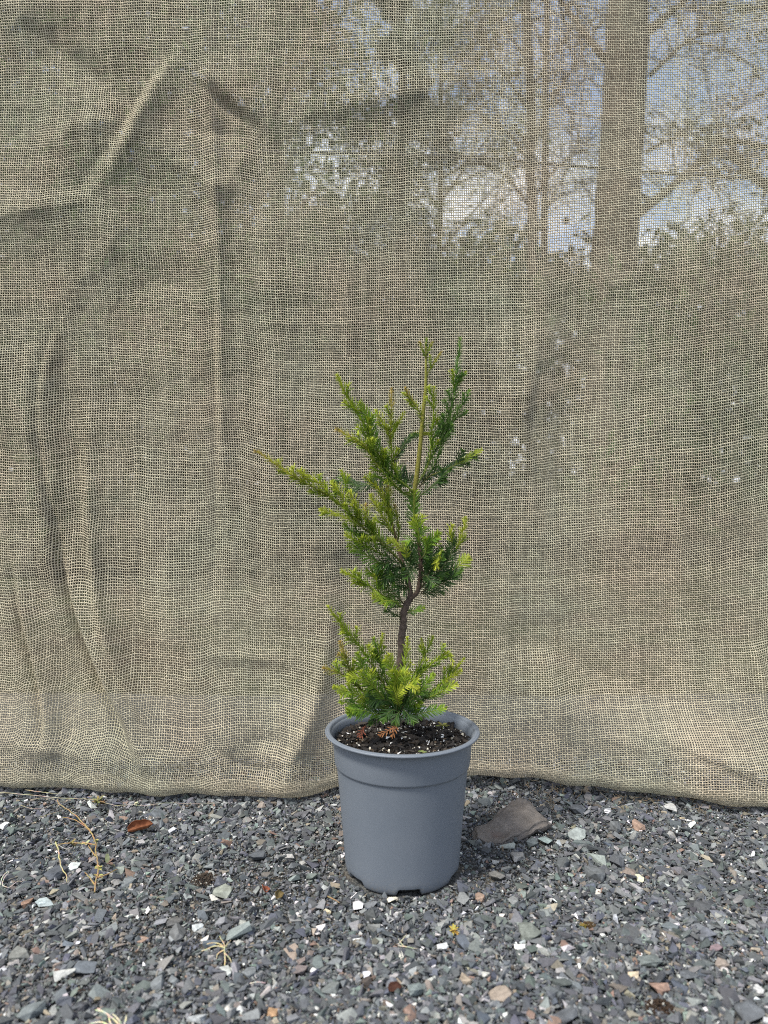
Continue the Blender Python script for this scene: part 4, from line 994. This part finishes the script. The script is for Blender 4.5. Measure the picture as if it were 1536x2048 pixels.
def build_cloth():
    nx, nz = 640, 560
    xs = np.linspace(-0.92, 0.92, nx)
    # s: 0 = top ... then curl. t rows
    ztop = 1.42
    srow = np.concatenate([np.linspace(0, 1, nz), 1 + np.linspace(0.02, 1, 26)])
    X = np.repeat(xs[None], len(srow), 0)
    hy = smooth_interp(xs, hem_x, hem_y)[None]; hz = smooth_interp(xs, hem_x, hem_z)[None]
    rc = 0.016; hz = hz + 0.004 + 0.0015 * np.sin(23 * xs + 1)[None]; hy = hy + 0.004 * np.sin(31 * xs + 2)[None] + 0.003 * np.sin(67 * xs)[None]
    zc = hz + rc
    Sv = srow[:, None]
    Zs = ztop + (zc - ztop) * np.clip(Sv, 0, 1)
    # base depth: hangs at CY, comes forward to the hem
    Hh = np.clip((Zs - zc), 0, None)
    lean = np.exp(-(Hh / 0.11) ** 1.3)
    Yb = CY + 0.012 * np.sin(2.1 * X + 0.6) * np.clip(Hh / 0.3, 0, 1) + (hy - CY) * lean
    D = np.zeros_like(Zs)
    r0 = np.random.default_rng(3)
    flat = np.stack([X, Zs], -1)
    for pts, amp, wl, wr, _ in FOLDS:
        P = [Vector((a, 0, b)) for a, b in [cp(u, v) for u, v in pts]]
        P = smooth_line(P, 6); P = np.array([(p.x, p.z) for p in P])
        seg = P[1:] - P[:-1]; ll = np.linalg.norm(seg, axis=1); cum = np.concatenate([[0], np.cumsum(ll)]); tot = cum[-1]
        best = np.full(Zs.shape, 1e9); sd_ = np.zeros(Zs.shape); tt = np.zeros(Zs.shape)
        for i in range(len(seg)):
            e = seg[i] / max(ll[i], 1e-9); dv = flat - P[i]; t = np.clip((dv @ e), 0, ll[i]); c = dv - t[..., None] * e
            d = np.linalg.norm(c, axis=-1); side = e[0] * dv[..., 1] - e[1] * dv[..., 0]
            m = d < best; best[m] = d[m]; sd_[m] = side[m]; tt[m] = (cum[i] + t[m]) / tot
        wl_, wr_ = wl * 0.001, wr * 0.001
        wdt = np.where(sd_ > 0, wl_, wr_)
        env = 0.06 + 0.94 * np.sin(np.clip(tt, 0.0, 1.0) ** (1.9 if _ == 'low' else 1.0) * PI) ** 0.8
        q = best / (wdt * 1.45)
        D += amp * (0.0024 if _ == 'low' else 0.0016) * env * np.exp(-1.25 * (np.sqrt(q * q + 0.06) - 0.245))
    # soft billows and small wrinkles
    D += 0.010 * fbm2(X, Zs, 6, 31) * 0.8 + 0.0042 * fbm2(X, Zs * 0.7, 22, 32) + 0.0013 * fbm2(X * 1.4, Zs, 60, 33) + 0.00045 * fbm2(X, Zs * 1.5, 150, 34)
    D *= 0.35 + 0.65 * np.clip(Hh / 0.05, 0, 1)
    # lower right corner fabric creeps forward
    Y = Yb - D
    Z = Zs.copy()
    # curl under
    k = np.clip(Sv - 1, 0, 1)
    arc = np.clip(k / 0.45, 0, 1) * R(96); tail = np.clip((k - 0.45) / 0.55, 0, 1)
    cm = (Sv > 1)
    Yl = Y[nz - 1][None]
    Yc = Yl + rc * (1 - np.cos(arc)) + tail * 0.05; Zc = zc - rc * np.sin(arc) + 0.0016 * np.sin(X * 90 + 1) * np.clip(k * 2, 0, 1)
    Y = np.where(cm, Yc, Y); Z = np.where(cm, Zc, Z)
    # arc length UV so that threads keep their pitch
    dx_ = np.sqrt(np.diff(X, axis=1) ** 2 + np.diff(Y, axis=1) ** 2); dx_ = 0.3 * dx_ + 0.7 * np.diff(X, axis=1)
    U = np.concatenate([np.zeros((X.shape[0], 1)), np.cumsum(dx_, 1)], 1); U -= U[:, nx // 2][:, None]
    dz_ = np.sqrt(np.diff(Z, axis=0) ** 2 + np.diff(Y, axis=0) ** 2)
    Wv = np.concatenate([np.zeros((1, nx)), np.cumsum(dz_, 0)], 0)
    U = U + 0.006 * fbm2(X, Z, 5, 41); Wv = Wv + 0.014 * fbm2(X, Z, 6, 42) + 0.0028 * fbm2(X, Z, 28, 43) + 0.10 * np.log1p(np.exp((X - 0.12) / 0.08)) * 0.08 + 0.25 * D.mean() - 0.35 * D; U = U + 0.0016 * fbm2(X, Z, 24, 44)
    PITCH_T = 0.0031
    uv = np.stack([U / 0.00315, -Wv / 0.00338 + 500], -1).reshape(-1, 2)
    ny = len(srow)
    V = np.stack([X, Y, Z], -1).reshape(-1, 3)
    i = np.arange((ny - 1) * (nx - 1)); r = i // (nx - 1); c = i % (nx - 1); b = r * nx + c
    L = np.stack([b, b + nx, b + nx + 1, b + 1], -1).ravel()
    me = npmesh('burlap_cloth', V, L, np.full(len(i), 4), None, True, uv)
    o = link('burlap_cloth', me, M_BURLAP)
    tag(o, 'wide loosely woven tan burlap cloth hanging in folds behind the pot', 'burlap cloth')
    return Y, Z
CLY, CLZ = build_cloth()

# ------------------------------------------------------------------ litter on the gravel
def litter_pt(u, v, z=0.004): return ground_at(u, v, z)
# curled brown leaf
def curled_leaf(name, u, v, L, W, col, label, seed, rz, curl=2.4):
    rr = random.Random(seed); n, m = 22, 12; V = []; C = []
    for i in range(n + 1):
        s = i / n; w_ = W * math.sin(PI * min(1, 0.08 + 0.9 * s)) ** 0.7
        for j in range(m + 1):
            t = j / m * 2 - 1; a = t * curl * 0.5; r_ = w_ / max(curl, 0.1) * 2
            x = (s - 0.5) * L; y = r_ * math.sin(a) * (1 + 0.15 * math.sin(9 * s)); z = r_ * (1 - math.cos(a)) + 0.12 * L * math.sin(s * 7 + seed) * 0.2
            p = Vector((x, y, z)) + Vector((0, 0, 1)) * 0.0012 * mn.noise(Vector((x, y, z)) * 220); V.append(p)
            k = 1 + 0.35 * mn.noise(Vector((x, y, z)) * 300) - 0.25 * (abs(t) < 0.1); C.append([c * k for c in col])
    fs = []
    for i in range(n):
        for j in range(m):
            b = i * (m + 1) + j; fs.append((b, b + 1, b + m + 2, b + m + 1))
    mb = MB(); mb.add(V, fs, C)
    o = mb.build(name, M_DRY); o.location = litter_pt(u, v, 0.004); o.rotation_euler = (R(25), R(-8), rz)
    mod = o.modifiers.new('thick', 'SOLIDIFY'); mod.thickness = 0.0004
    return tag(o, label, 'leaf')
curled_leaf('dry_leaf', 281, 1656, 0.030, 0.013, (0.22, 0.085, 0.04), 'glossy curled brown leaf on the gravel at left below the hem', 1, 0.35, 3.9)
curled_leaf('dry_leaf', 529, 1778, 0.011, 0.006, (0.24, 0.08, 0.045), 'small folded reddish leaf left of the pot foot', 5, 1.9, 2.5)
curled_leaf('dry_leaf', 558, 1790, 0.012, 0.006, (0.16, 0.12, 0.05), 'small folded olive brown leaf beside the reddish one', 8, 1.2, 2.5)
curled_leaf('dry_leaf', 790, 1975, 0.012, 0.005, (0.07, 0.03, 0.02), 'dark chocolate scrap of leaf below the pot near the bottom', 11, 0.3, 2.2)

def clod(name, u, v, hw, col, label, seed, cat='soil clod'):
    p = litter_pt(u, v, 0.001); s = hw * p.y / F; Pn = []; 
    n = 420; a = rng.uniform(0, 2 * PI, n); r = np.sqrt(rng.uniform(0, 1, n)) * s; x = r * np.cos(a); y = r * np.sin(a) * 0.8
    z = 0.35 * s * (1 - (r / s) ** 2) * rng.uniform(0.4, 1.1, n)
    c = np.array(col)[None] * rng.uniform(0.6, 1.5, (n, 1)); c[rng.uniform(0, 1, n) < 0.04] = (0.5, 0.48, 0.42)
    Vv, Ff, Cc = scatter(PROTO_S, np.stack([x, y, z], -1), rng.uniform(0.0007, 0.0018, n), 0.9, c.astype(np.float32))
    o = link(name, npmesh(name, Vv, Ff.ravel(), np.full(len(Ff), 3), Cc, False), M_SOIL); o.location = p; tag(o, label, cat)
clod('soil_clod', 412, 1760, 30, (0.05, 0.038, 0.028), 'crumbly dark brown clod of spilt soil left of the pot', 1)
clod('soil_clod', 1320, 2018, 34, (0.035, 0.022, 0.014), 'dark brown crumbly clod near the bottom right corner', 2)
clod('soil_clod', 1178, 1850, 12, (0.07, 0.045, 0.02), 'small brown mossy clod in the right gravel', 3)

def strand_thing(name, lines, rad, col, label, cat, leaves=None, z0=0.005):
    """dry stems lying on the gravel: lines of (px, py, height)"""
    o0 = ground_at(lines[0][0][0], lines[0][0][1], lines[0][0][2]); mb = MB()
    for ln in lines:
        P = smooth_line([ground_at(u, v, h) for u, v, h in ln], 7)
        P = [p + Vector((mn.noise(p * 120), mn.noise(p * 120 + Vector((4, 0, 0))), 0)) * 0.0012 for p in P]
        cc = [tuple(c * (0.8 + 0.4 * random.random()) for c in col) for _ in P]
        mb.tube(P, lin(rad, rad * 0.45, len(P)), 5, cc)
    if leaves:
        for (u, v, h, n, L, wd, c) in leaves:
            q = ground_at(u, v, h)
            for k in range(n):
                a = random.uniform(0, 2 * PI); d = Vector((math.cos(a), math.sin(a), random.uniform(-0.1, 0.7))).normalized()
                needle(mb, q, d, wd, L * random.uniform(0.6, 1.2), tuple(x * random.uniform(0.75, 1.2) for x in c), random.uniform(-0.2, 0.5), Vector((0, 0, 1)))
    V = np.array(mb.v, np.float32) - np.array(o0, np.float32)
    o = link(name, npmesh(name, V, [i for f in mb.f for i in f], [len(f) for f in mb.f], np.array(mb.c, np.float32), True), M_DRY); o.location = o0
    return tag(o, label, cat)
STRAW = (0.42, 0.34, 0.19)
strand_thing('dried_weed', [[(190, 1784, 0.002), (192, 1765, 0.007), (196, 1735, 0.010), (192, 1705, 0.011), (190, 1680, 0.010), (175, 1658, 0.009), (150, 1640, 0.008), (125, 1634, 0.006)],
   [(190, 1680, 0.010), (180, 1662, 0.010), (160, 1640, 0.010), (140, 1622, 0.012), (118, 1608, 0.014), (115, 1598, 0.014)],
   [(190, 1690, 0.010), (172, 1687, 0.010), (140, 1686, 0.009), (112, 1690, 0.007)], [(192, 1712, 0.011), (182, 1700, 0.009), (176, 1690, 0.008)],
   [(196, 1755, 0.008), (215, 1748, 0.009), (235, 1738, 0.007)], [(190, 1768, 0.006), (180, 1756, 0.006), (170, 1745, 0.005)]],
   0.0010, (0.36, 0.25, 0.12), 'dried weed with knotty branching stem sprawled over the left gravel', 'dried weed',
   [(198, 1735, 0.010, 9, 0.006, 0.003, (0.45, 0.38, 0.16)), (192, 1682, 0.010, 8, 0.005, 0.0025, (0.40, 0.34, 0.16)), (172, 1687, 0.010, 7, 0.005, 0.003, (0.5, 0.42, 0.24)), (196, 1752, 0.008, 6, 0.005, 0.003, (0.5, 0.4, 0.15)), (215, 1726, 0.006, 4, 0.012, 0.005, (0.2, 0.15, 0.09)), (140, 1687, 0.008, 5, 0.010, 0.003, (0.24, 0.18, 0.09))])
strand_thing('dry_stalk', [[(111, 1684, 0.008), (117, 1704, 0.008), (122, 1730, 0.006), (131, 1750, 0.005), (135, 1764, 0.003)]], 0.0009, (0.50, 0.44, 0.24), 'single straight straw stalk left of the dried weed', 'stalk')
strand_thing('straw_tuft', [[(449, 1925, 0.002), (449, 1905, 0.008), (447, 1885, 0.012), (440, 1872, 0.014)], [(447, 1895, 0.010), (430, 1892, 0.010), (412, 1898, 0.007), (403, 1902, 0.004)],
   [(446, 1893, 0.010), (432, 1886, 0.012), (412, 1888, 0.010)], [(449, 1905, 0.008), (460, 1918, 0.004), (463, 1926, 0.003)], [(448, 1900, 0.008), (436, 1908, 0.006), (432, 1918, 0.003)], [(449, 1915, 0.005), (451, 1935, 0.002), (452, 1946, 0.002)], [(448, 1896, 0.01), (456, 1888, 0.008), (462, 1880, 0.005)]],
   0.0007, (0.58, 0.50, 0.28), 'pale straw tuft splayed on the gravel at lower left of centre', 'straw')
strand_thing('straw_tuft', [[(245, 2060, 0.003), (225, 2035, 0.010), (196, 2016, 0.012)], [(250, 2060, 0.003), (238, 2040, 0.012), (226, 2028, 0.012)], [(235, 2060, 0.003), (205, 2044, 0.006), (180, 2048, 0.004)], [(245, 2062, 0.003), (252, 2040, 0.01), (255, 2030, 0.008)], [(230, 2062, 0.003), (215, 2030, 0.008), (192, 2020, 0.008)]],
   0.0009, (0.70, 0.64, 0.46), 'whitish straw tuft cut by the bottom edge at left', 'straw')
strand_thing('straw_tuft', [[(815, 1896, 0.004), (805, 1888, 0.006), (797, 1876, 0.005)], [(797, 1890, 0.005), (815, 1894, 0.006), (836, 1897, 0.003)], [(800, 1886, 0.005), (806, 1878, 0.008), (815, 1870, 0.006)]],
   0.0006, (0.55, 0.5, 0.36), 'few thin straws lying straight below the pot', 'straw')
strand_thing('moss_scrap', [[(905, 1852, 0.004), (910, 1860, 0.005), (906, 1866, 0.003)]], 0.0006, (0.45, 0.33, 0.08), 'scrap of yellow moss on the gravel right below the pot', 'moss', [(906, 1860, 0.004, 16, 0.006, 0.0022, (0.42, 0.32, 0.07))])
strand_thing('moss_scrap', [[(1160, 1845, 0.003), (1170, 1850, 0.004)]], 0.0006, (0.25, 0.18, 0.05), 'scrap of brown moss on the right gravel', 'moss', [(1166, 1852, 0.003, 12, 0.004, 0.002, (0.22, 0.15, 0.04))])
strand_thing('twig', [[(656, 1793, 0.004), (668, 1799, 0.004), (680, 1806, 0.004)]], 0.0009, (0.33, 0.24, 0.12), 'short brown twig at the left front of the pot', 'twig')
strand_thing('grass_clump', [[(195, 1612, 0.003), (195, 1600, 0.012), (194, 1590, 0.016)]], 0.0008, (0.28, 0.25, 0.10), 'small olive leafy weed under the hem at left', 'weed', [(195, 1602, 0.010, 12, 0.012, 0.003, (0.25, 0.21, 0.09)), (203, 1608, 0.004, 8, 0.008, 0.004, (0.14, 0.09, 0.05))])
strand_thing('dry_flower', [[(272, 1612, 0.003), (272, 1608, 0.005)]], 0.0006, (0.5, 0.48, 0.3), 'little cream tuft on a thread under the hem at left', 'dried flower', [(272, 1607, 0.004, 18, 0.004, 0.002, (0.6, 0.58, 0.38))])
FIB = (0.50, 0.45, 0.33)
strand_thing('loose_thread', [[(-20, 1583, 0.006), (60, 1590, 0.008), (120, 1596, 0.012), (172, 1598, 0.010), (200, 1603, 0.007), (232, 1611, 0.005), (262, 1609, 0.006), (290, 1612, 0.005), (330, 1606, 0.006), (400, 1608, 0.005), (440, 1606, 0.005)]], 0.00045, FIB, 'long loose jute thread wandering along the hem at left', 'thread')
strand_thing('loose_thread', [[(50, 1580, 0.008), (85, 1584, 0.010), (117, 1588, 0.010)]], 0.0007, (0.42, 0.36, 0.24), 'short thick pale fibre at the hem near the left edge', 'thread')
strand_thing('loose_thread', [[(0, 1770, 0.003), (10, 1748, 0.006), (18, 1745, 0.006), (8, 1758, 0.006), (6, 1770, 0.004), (18, 1775, 0.003), (34, 1763, 0.005), (46, 1764, 0.003)]], 0.0005, (0.66, 0.62, 0.52), 'white curl of thread on the gravel at the left edge', 'thread')
strand_thing('loose_thread', [[(40, 1610, 0.004), (70, 1618, 0.006), (100, 1612, 0.008), (130, 1600, 0.008)], [(60, 1600, 0.008), (85, 1596, 0.01), (110, 1600, 0.008), (125, 1612, 0.005)], [(80, 1634, 0.004), (120, 1622, 0.007), (160, 1612, 0.006)]], 0.0004, (0.38, 0.34, 0.24), 'tangle of thin grass fibres under the hem at far left', 'thread')
strand_thing('loose_thread', [[(95, 1692, 0.005), (110, 1688, 0.008), (128, 1696, 0.006), (140, 1698, 0.005), (147, 1690, 0.006)]], 0.0004, (0.6, 0.56, 0.46), 'thin pale looped thread beside the dried weed', 'thread')
strand_thing('loose_thread', [[(500, 1967, 0.004), (515, 1964, 0.005), (532, 1966, 0.004)]], 0.0006, (0.62, 0.58, 0.48), 'short straight pale fibre below left of the pot', 'thread')
# frayed jute fibres along the underside of the hem at right
def fray():
    mb = MB(); o0 = ground_at(1100, 1590, 0)
    for k in range(110):
        u = random.uniform(960, 1500); base_v = np.interp(u, [h[0] for h in HEM], [h[1] for h in HEM]); Yh = np.interp(u, [h[0] for h in HEM], [h[2] for h in HEM])
        if random.random() < 0.6: u = random.choice([1052, 1095, 1105, 1225, 1300, 1390]) + random.gauss(0, 12)
        p = at(u, base_v - 4, Yh + 0.006); L = random.uniform(0.005, 0.016); a = random.uniform(-1.3, 1.3)
        d = Vector((math.sin(a), random.uniform(-0.4, 0.1), -abs(math.cos(a)) * 0.8)) * L
        q = [p, p + d * 0.5 + Vector((random.gauss(0, 0.002), 0, random.gauss(0, 0.001))), p + d + Vector((random.gauss(0, 0.003), 0, 0.001))]
        mb.tube(smooth_line(q, 3), 0.00022, 4, random.choice([(0.30, 0.23, 0.14), (0.20, 0.15, 0.09), (0.38, 0.32, 0.2)]), cap=False)
    V = np.array(mb.v, np.float32) - np.array(o0, np.float32)
    o = link('frayed_fibres', npmesh('frayed_fibres', V, [i for f in mb.f for i in f], [len(f) for f in mb.f], np.array(mb.c, np.float32), True), M_DRY); o.location = o0
    tag(o, 'frayed brown jute fibres sticking out under the hem at right', 'fibres', kind='stuff')
fray()

# ------------------------------------------------------------------ trees behind the cloth
def leaf_cluster(L, c, n, spread, size, col, rr):
    for _ in range(n):
        p = c + Vector((rr.gauss(0, spread), rr.gauss(0, spread), rr.gauss(0, spread * 0.75)))
        a = Vector((rr.gauss(0, 1), rr.gauss(0, 1), rr.gauss(0, 0.7))).normalized(); b = a.orthogonal().normalized(); b.rotate(Matrix.Rotation(rr.uniform(0, 6.28), 3, a))
        s = size * rr.uniform(0.6, 1.3); q = a.cross(b)
        k = rr.uniform(0.6, 1.5); cc = (col[0] * k * rr.uniform(0.85, 1.25), col[1] * k, col[2] * k)
        L.add([p - b * s, p + q * s * 0.4, p + b * s, p - q * s * 0.4], [(0, 1, 2, 3)], cc)
def tree(name, x, y, h, r, cb, cr, nb, nl, ls, col, label, cat, seed, shape='round', lean=0.0, px_trunk=None):
    rr = random.Random(seed); root = empty(name, (x, y, -0.016), label, cat, 'trees and shrubs behind the cloth'); T = MB(); L = MB()
    pts = [Vector((x + lean * h * (k / 8) + 0.03 * h * 0.3 * mn.noise(Vector((seed, k * 0.4, 0))), y, -0.05 + h * k / 8)) for k in range(9)]
    T.tube(pts, [r * (1 - 0.8 * (k / 8)) + 0.004 for k in range(9)], 12, (1, 1, 1))
    for i in range(nb):
        t = cb / h + (1 - cb / h) * ((i + rr.random()) / nb); t = min(t, 0.99)
        j = int(t * 8); p = pts[j].lerp(pts[min(j + 1, 8)], t * 8 - j)
        f = (t - cb / h) / (1 - cb / h + 1e-6)
        prof = (1 - f * 0.85) if shape == 'cone' else math.sin(PI * min(1, 0.15 + 0.85 * f)) ** 0.6 + 0.1
        a = rr.uniform(0, 2 * PI); up = rr.uniform(-0.35, 0.1) if shape == 'cone' else rr.uniform(0.2, 1.0)
        d = Vector((math.cos(a), math.sin(a), up)).normalized(); ln = cr * prof * rr.uniform(0.65, 1.1)
        q = [p, p + d * ln * 0.5 + Vector((0, 0, 0.05 * ln)), p + d * ln + Vector((rr.gauss(0, .08), rr.gauss(0, .08), (-0.12 if shape == 'cone' else 0.15) * ln))]
        q = smooth_line(q, 4); T.tube(q, lin(max(0.006, r * 0.32 * prof), 0.003, len(q)), 6, (1, 1, 1))
        for k in range(2, len(q)):
            for _ in range(2):
                e = q[k] + Vector((rr.gauss(0, 1), rr.gauss(0, 1), rr.gauss(0, 0.5))).normalized() * ln * 0.22
                T.tube([q[k], q[k].lerp(e, 0.5) + Vector((0, 0, 0.01)), e], [0.004, 0.003, 0.0015], 4, (1, 1, 1), cap=False)
                if nl: leaf_cluster(L, e, nl, ln * 0.12, ls, col, rr)
    T.build('trunk', M_BARK, root)
    if L.v: L.build('crown', M_LEAF, root, smooth=False)
    return root
DG = (0.016, 0.034, 0.012); MG = (0.032, 0.066, 0.017); YG = (0.14, 0.18, 0.03); BG = (0.020, 0.045, 0.026)
def XD(u, D): return (u - 768) / F * D
tree('conifer_tree', XD(150, 5.5), 5.5, 6.5, 0.08, 0.5, 1.5, 80, 14, 0.036, DG, 'dense dark conifer behind the left part of the cloth', 'tree', 1, 'cone')
tree('conifer_tree', XD(560, 6.5), 6.5, 7.0, 0.10, 0.5, 1.4, 96, 14, 0.04, BG, 'bluish green conifer behind the cloth left of centre', 'tree', 2, 'cone')
tree('conifer_tree', XD(800, 5.2), 5.2, 4.3, 0.06, 0.3, 0.9, 70, 14, 0.032, BG, 'shorter bluish conifer behind the cloth just right of centre', 'tree', 3, 'cone')
tree('conifer_tree', XD(-20, 8.0), 8.0, 8.5, 0.09, 0.8, 2.2, 80, 16, 0.05, MG, 'taller green conifer standing far back at left', 'tree', 21, 'cone')
tree('leafy_tree', XD(330, 4.2), 4.2, 5.0, 0.06, 0.9, 1.25, 60, 18, 0.032, MG, 'mid green leafy tree nearest behind the cloth at left', 'tree', 4)
tree('leafy_tree', XD(430, 3.3), 3.3, 3.6, 0.035, 0.7, 0.85, 60, 20, 0.024, MG, 'young leafy tree close behind the cloth left of the sapling', 'tree', 22)
tree('leafy_tree', XD(90, 3.5), 3.5, 3.7, 0.035, 0.7, 0.85, 56, 20, 0.024, DG, 'young dark leafy tree close behind the cloth at far left', 'tree', 23)
tree('leafy_tree', XD(1600, 5.0), 5.0, 5.2, 0.08, 0.8, 0.95, 32, 14, 0.034, DG, 'dark leafy tree behind the cloth at the right edge', 'tree', 5)
tree('conifer_tree', XD(-250, 6.5), 6.5, 7.0, 0.10, 0.5, 1.6, 60, 12, 0.045, DG, 'dark conifer behind the cloth beyond the left edge', 'tree', 8, 'cone')
tree('leafy_tree', XD(880, 7.0), 7.0, 5.4, 0.05, 1.8, 1.0, 40, 12, 0.03, YG, 'yellow green sparse tree glowing behind the top centre of the cloth', 'tree', 6)
# shrubs
k = 0
for (u, D, h, cr, col, lab) in [(60, 3.6, 1.5, 0.8, MG, 'low green shrub behind the cloth at far left'), (420, 4.6, 1.7, 0.9, DG, 'dark shrub behind the cloth left of the sapling'), (740, 4.4, 1.5, 0.8, MG, 'green shrub directly behind the sapling'),
      (1010, 5.0, 1.75, 0.9, DG, 'dark shrub behind the cloth right of the sapling'), (1330, 4.6, 1.75, 0.95, MG, 'mid green shrub at the foot of the big trunk'), (1620, 4.0, 1.6, 0.8, DG, 'dark shrub behind the right edge'),
      (250, 8.0, 3.0, 1.5, DG, 'tall dark shrub mass far back at left'), (620, 9.0, 3.4, 1.6, MG, 'tall green shrub mass far back left of centre'), (960, 9.0, 2.9, 1.5, DG, 'tall dark shrub mass far back right of centre'), (1290, 9.0, 2.9, 1.5, BG, 'tall bluish shrub mass far back behind the big trunk'), (1620, 8.5, 3.0, 1.5, MG, 'tall green shrub mass far back at right')]:
    k += 1
    tree('shrub', XD(u, D), D, h, 0.04, 0.1, cr, 26, 8, 0.05 * (1 if D < 6 else 1.7), col, lab, 'shrub', 30 + k)
# big bare-limbed tree with hand-placed limbs
def limb_tree(name, D, trunk_px, r0, r1, limbs, label, nl=0, col=MG, seed=1):
    P = [at(u, v, D) for u, v in trunk_px]; base_p = Vector((P[0].x, D, -0.016)); root = empty(name, base_p, label, 'tree', 'trees and shrubs behind the cloth')
    T = MB(); L = MB(); rr = random.Random(seed); pts = smooth_line([base_p - Vector((0, 0, 0.05))] + P, 5); T.tube(pts, lin(r0, r1, len(pts)), 18, (1, 1, 1), rough=0.1)
    for (px, ra, dd) in limbs:
        q = [at(u, v, D + dd * i / max(1, len(px) - 1)) for i, (u, v) in enumerate(px)]; q = smooth_line(q, 6); T.tube(q, lin(ra, ra * 0.25, len(q)), 8, (1, 1, 1))
        for i in list(range(2, len(q))) + list(range(4, len(q))):
            d = Vector((rr.gauss(0, 1), rr.gauss(0, 0.6), rr.gauss(0.3, 0.8))).normalized() * rr.uniform(0.2, 0.6)
            e_ = smooth_line([q[i], q[i] + d * 0.5 + Vector((0, 0, 0.03)), q[i] + d], 3)
            T.tube(e_, lin(min(0.007, ra * 0.4), 0.0025, len(e_)), 5, (1, 1, 1), cap=False)
            for w_ in range(2):
                f_ = e_[rr.randint(2, len(e_) - 1)]; g_ = (d.normalized() + Vector((rr.gauss(0, .7), rr.gauss(0, .5), rr.gauss(0, .7)))) * rr.uniform(0.08, 0.2)
                T.tube([f_, f_ + g_ * 0.5, f_ + g_ + Vector((0, 0, -0.01))], [0.0035, 0.0028, 0.0015], 4, (1, 1, 1), cap=False)
            if nl: leaf_cluster(L, q[i] + d, nl, 0.07, 0.022, col, rr)
    T.build('trunk', M_BARK, root)
    if L.v: L.build('crown', M_LEAF, root, smooth=False)
limb_tree('broad_tree', 4.6, [(1212, 900), (1225, 620), (1236, 400), (1248, 200), (1256, 0), (1264, -260), (1272, -560)], 0.150, 0.11,
   [([(1270, 430), (1330, 385), (1400, 325), (1450, 300)], 0.035, 0.2), ([(1290, 305), (1350, 275), (1420, 262)], 0.014, -0.1), ([(1300, 60), (1360, 10), (1450, -60)], 0.03, 0.3), ([(1300, 150), (1380, 80), (1460, 60)], 0.016, 0.2),
    ([(1210, 120), (1150, 40), (1080, -60)], 0.025, 0.3), ([(1260, -100), (1380, -260), (1480, -380)], 0.05, 0.5), ([(1260, -120), (1100, -300), (950, -420)], 0.05, 0.5)], 'big straight tree trunk seen through the cloth at upper right', 5, DG, 11)
limb_tree('slender_tree', 5.6, [(1062, 900), (1064, 620), (1066, 450), (1060, 330), (1062, 220), (1056, 100), (1052, -60), (1050, -260)], 0.045, 0.03,
   [([(1062, 330), (1020, 270), (985, 250), (960, 230)], 0.014, 0.1), ([(1062, 300), (1100, 210), (1150, 130), (1190, 60)], 0.016, 0.2), ([(1062, 230), (1010, 150), (970, 90), (960, 20)], 0.014, -0.2),
    ([(1060, 180), (1120, 90), (1180, -20)], 0.013, 0.2), ([(1060, 130), (1000, 40), (950, -40)], 0.013, 0.2), ([(1064, 400), (1120, 330), (1170, 300)], 0.014, 0.1), ([(1064, 420), (1010, 350), (960, 330), (900, 330)], 0.015, 0.1),
    ([(1064, 470), (1110, 400), (1180, 380)], 0.012, 0.1), ([(1060, 200), (1000, 190), (940, 150), (890, 60)], 0.010, 0.2)], 'slender many-branched tree behind the cloth left of the big trunk', 3, DG, 12)
limb_tree('slender_tree', 6.4, [(1086, 900), (1088, 600), (1090, 300), (1092, 100), (1098, -100), (1100, -300)], 0.035, 0.022,
   [([(1090, 420), (1130, 350), (1160, 270)], 0.011, 0.1), ([(1090, 200), (1140, 150), (1160, 60)], 0.011, 0.1), ([(1092, 120), (1060, 40), (1000, -10)], 0.011, 0.2)], 'thin straight tree close beside the slender branched one', 3, DG, 13)
# far wood closing the view
Lw = MB(); rw = random.Random(77)
for _ in range(15000):
    a = rw.uniform(-1, 1); D_ = rw.uniform(13, 19); x = a * D_ * 0.75; top = (5.0 + 0.7 * math.sin(a * 9) + 0.4 * math.sin(a * 31 + 1)) * D_ / 16; z = top * rw.random() ** 0.8
    kk = rw.uniform(0.6, 1.4); leaf_cluster(Lw, Vector((x, D_, z)), 1, 0.05, 0.17, (0.018 * kk, 0.034 * kk, 0.012 * kk), rw)
wo = Lw.build('far_wood', M_LEAF, smooth=False); tag(wo, 'dark far wood closing the view behind the cloth', 'woodland', kind='stuff')
mbw = MB(); wp = smooth_line([at(980, 316, 2.2), at(1100, 328, 2.2), at(1240, 340, 2.2), at(1400, 351, 2.2), at(1560, 359, 2.2), at(2100, 372, 2.2)], 6)
wp = smooth_line([at(300, 300, 2.2), at(700, 306, 2.2)], 4) + wp
mbw.tube(wp, 0.0045, 8, (0.02, 0.02, 0.02)); wv = MB
wire = mbw.build('cable', M_STEM); tag(wire, 'thin dark cable stretched sideways behind the upper right cloth', 'cable')
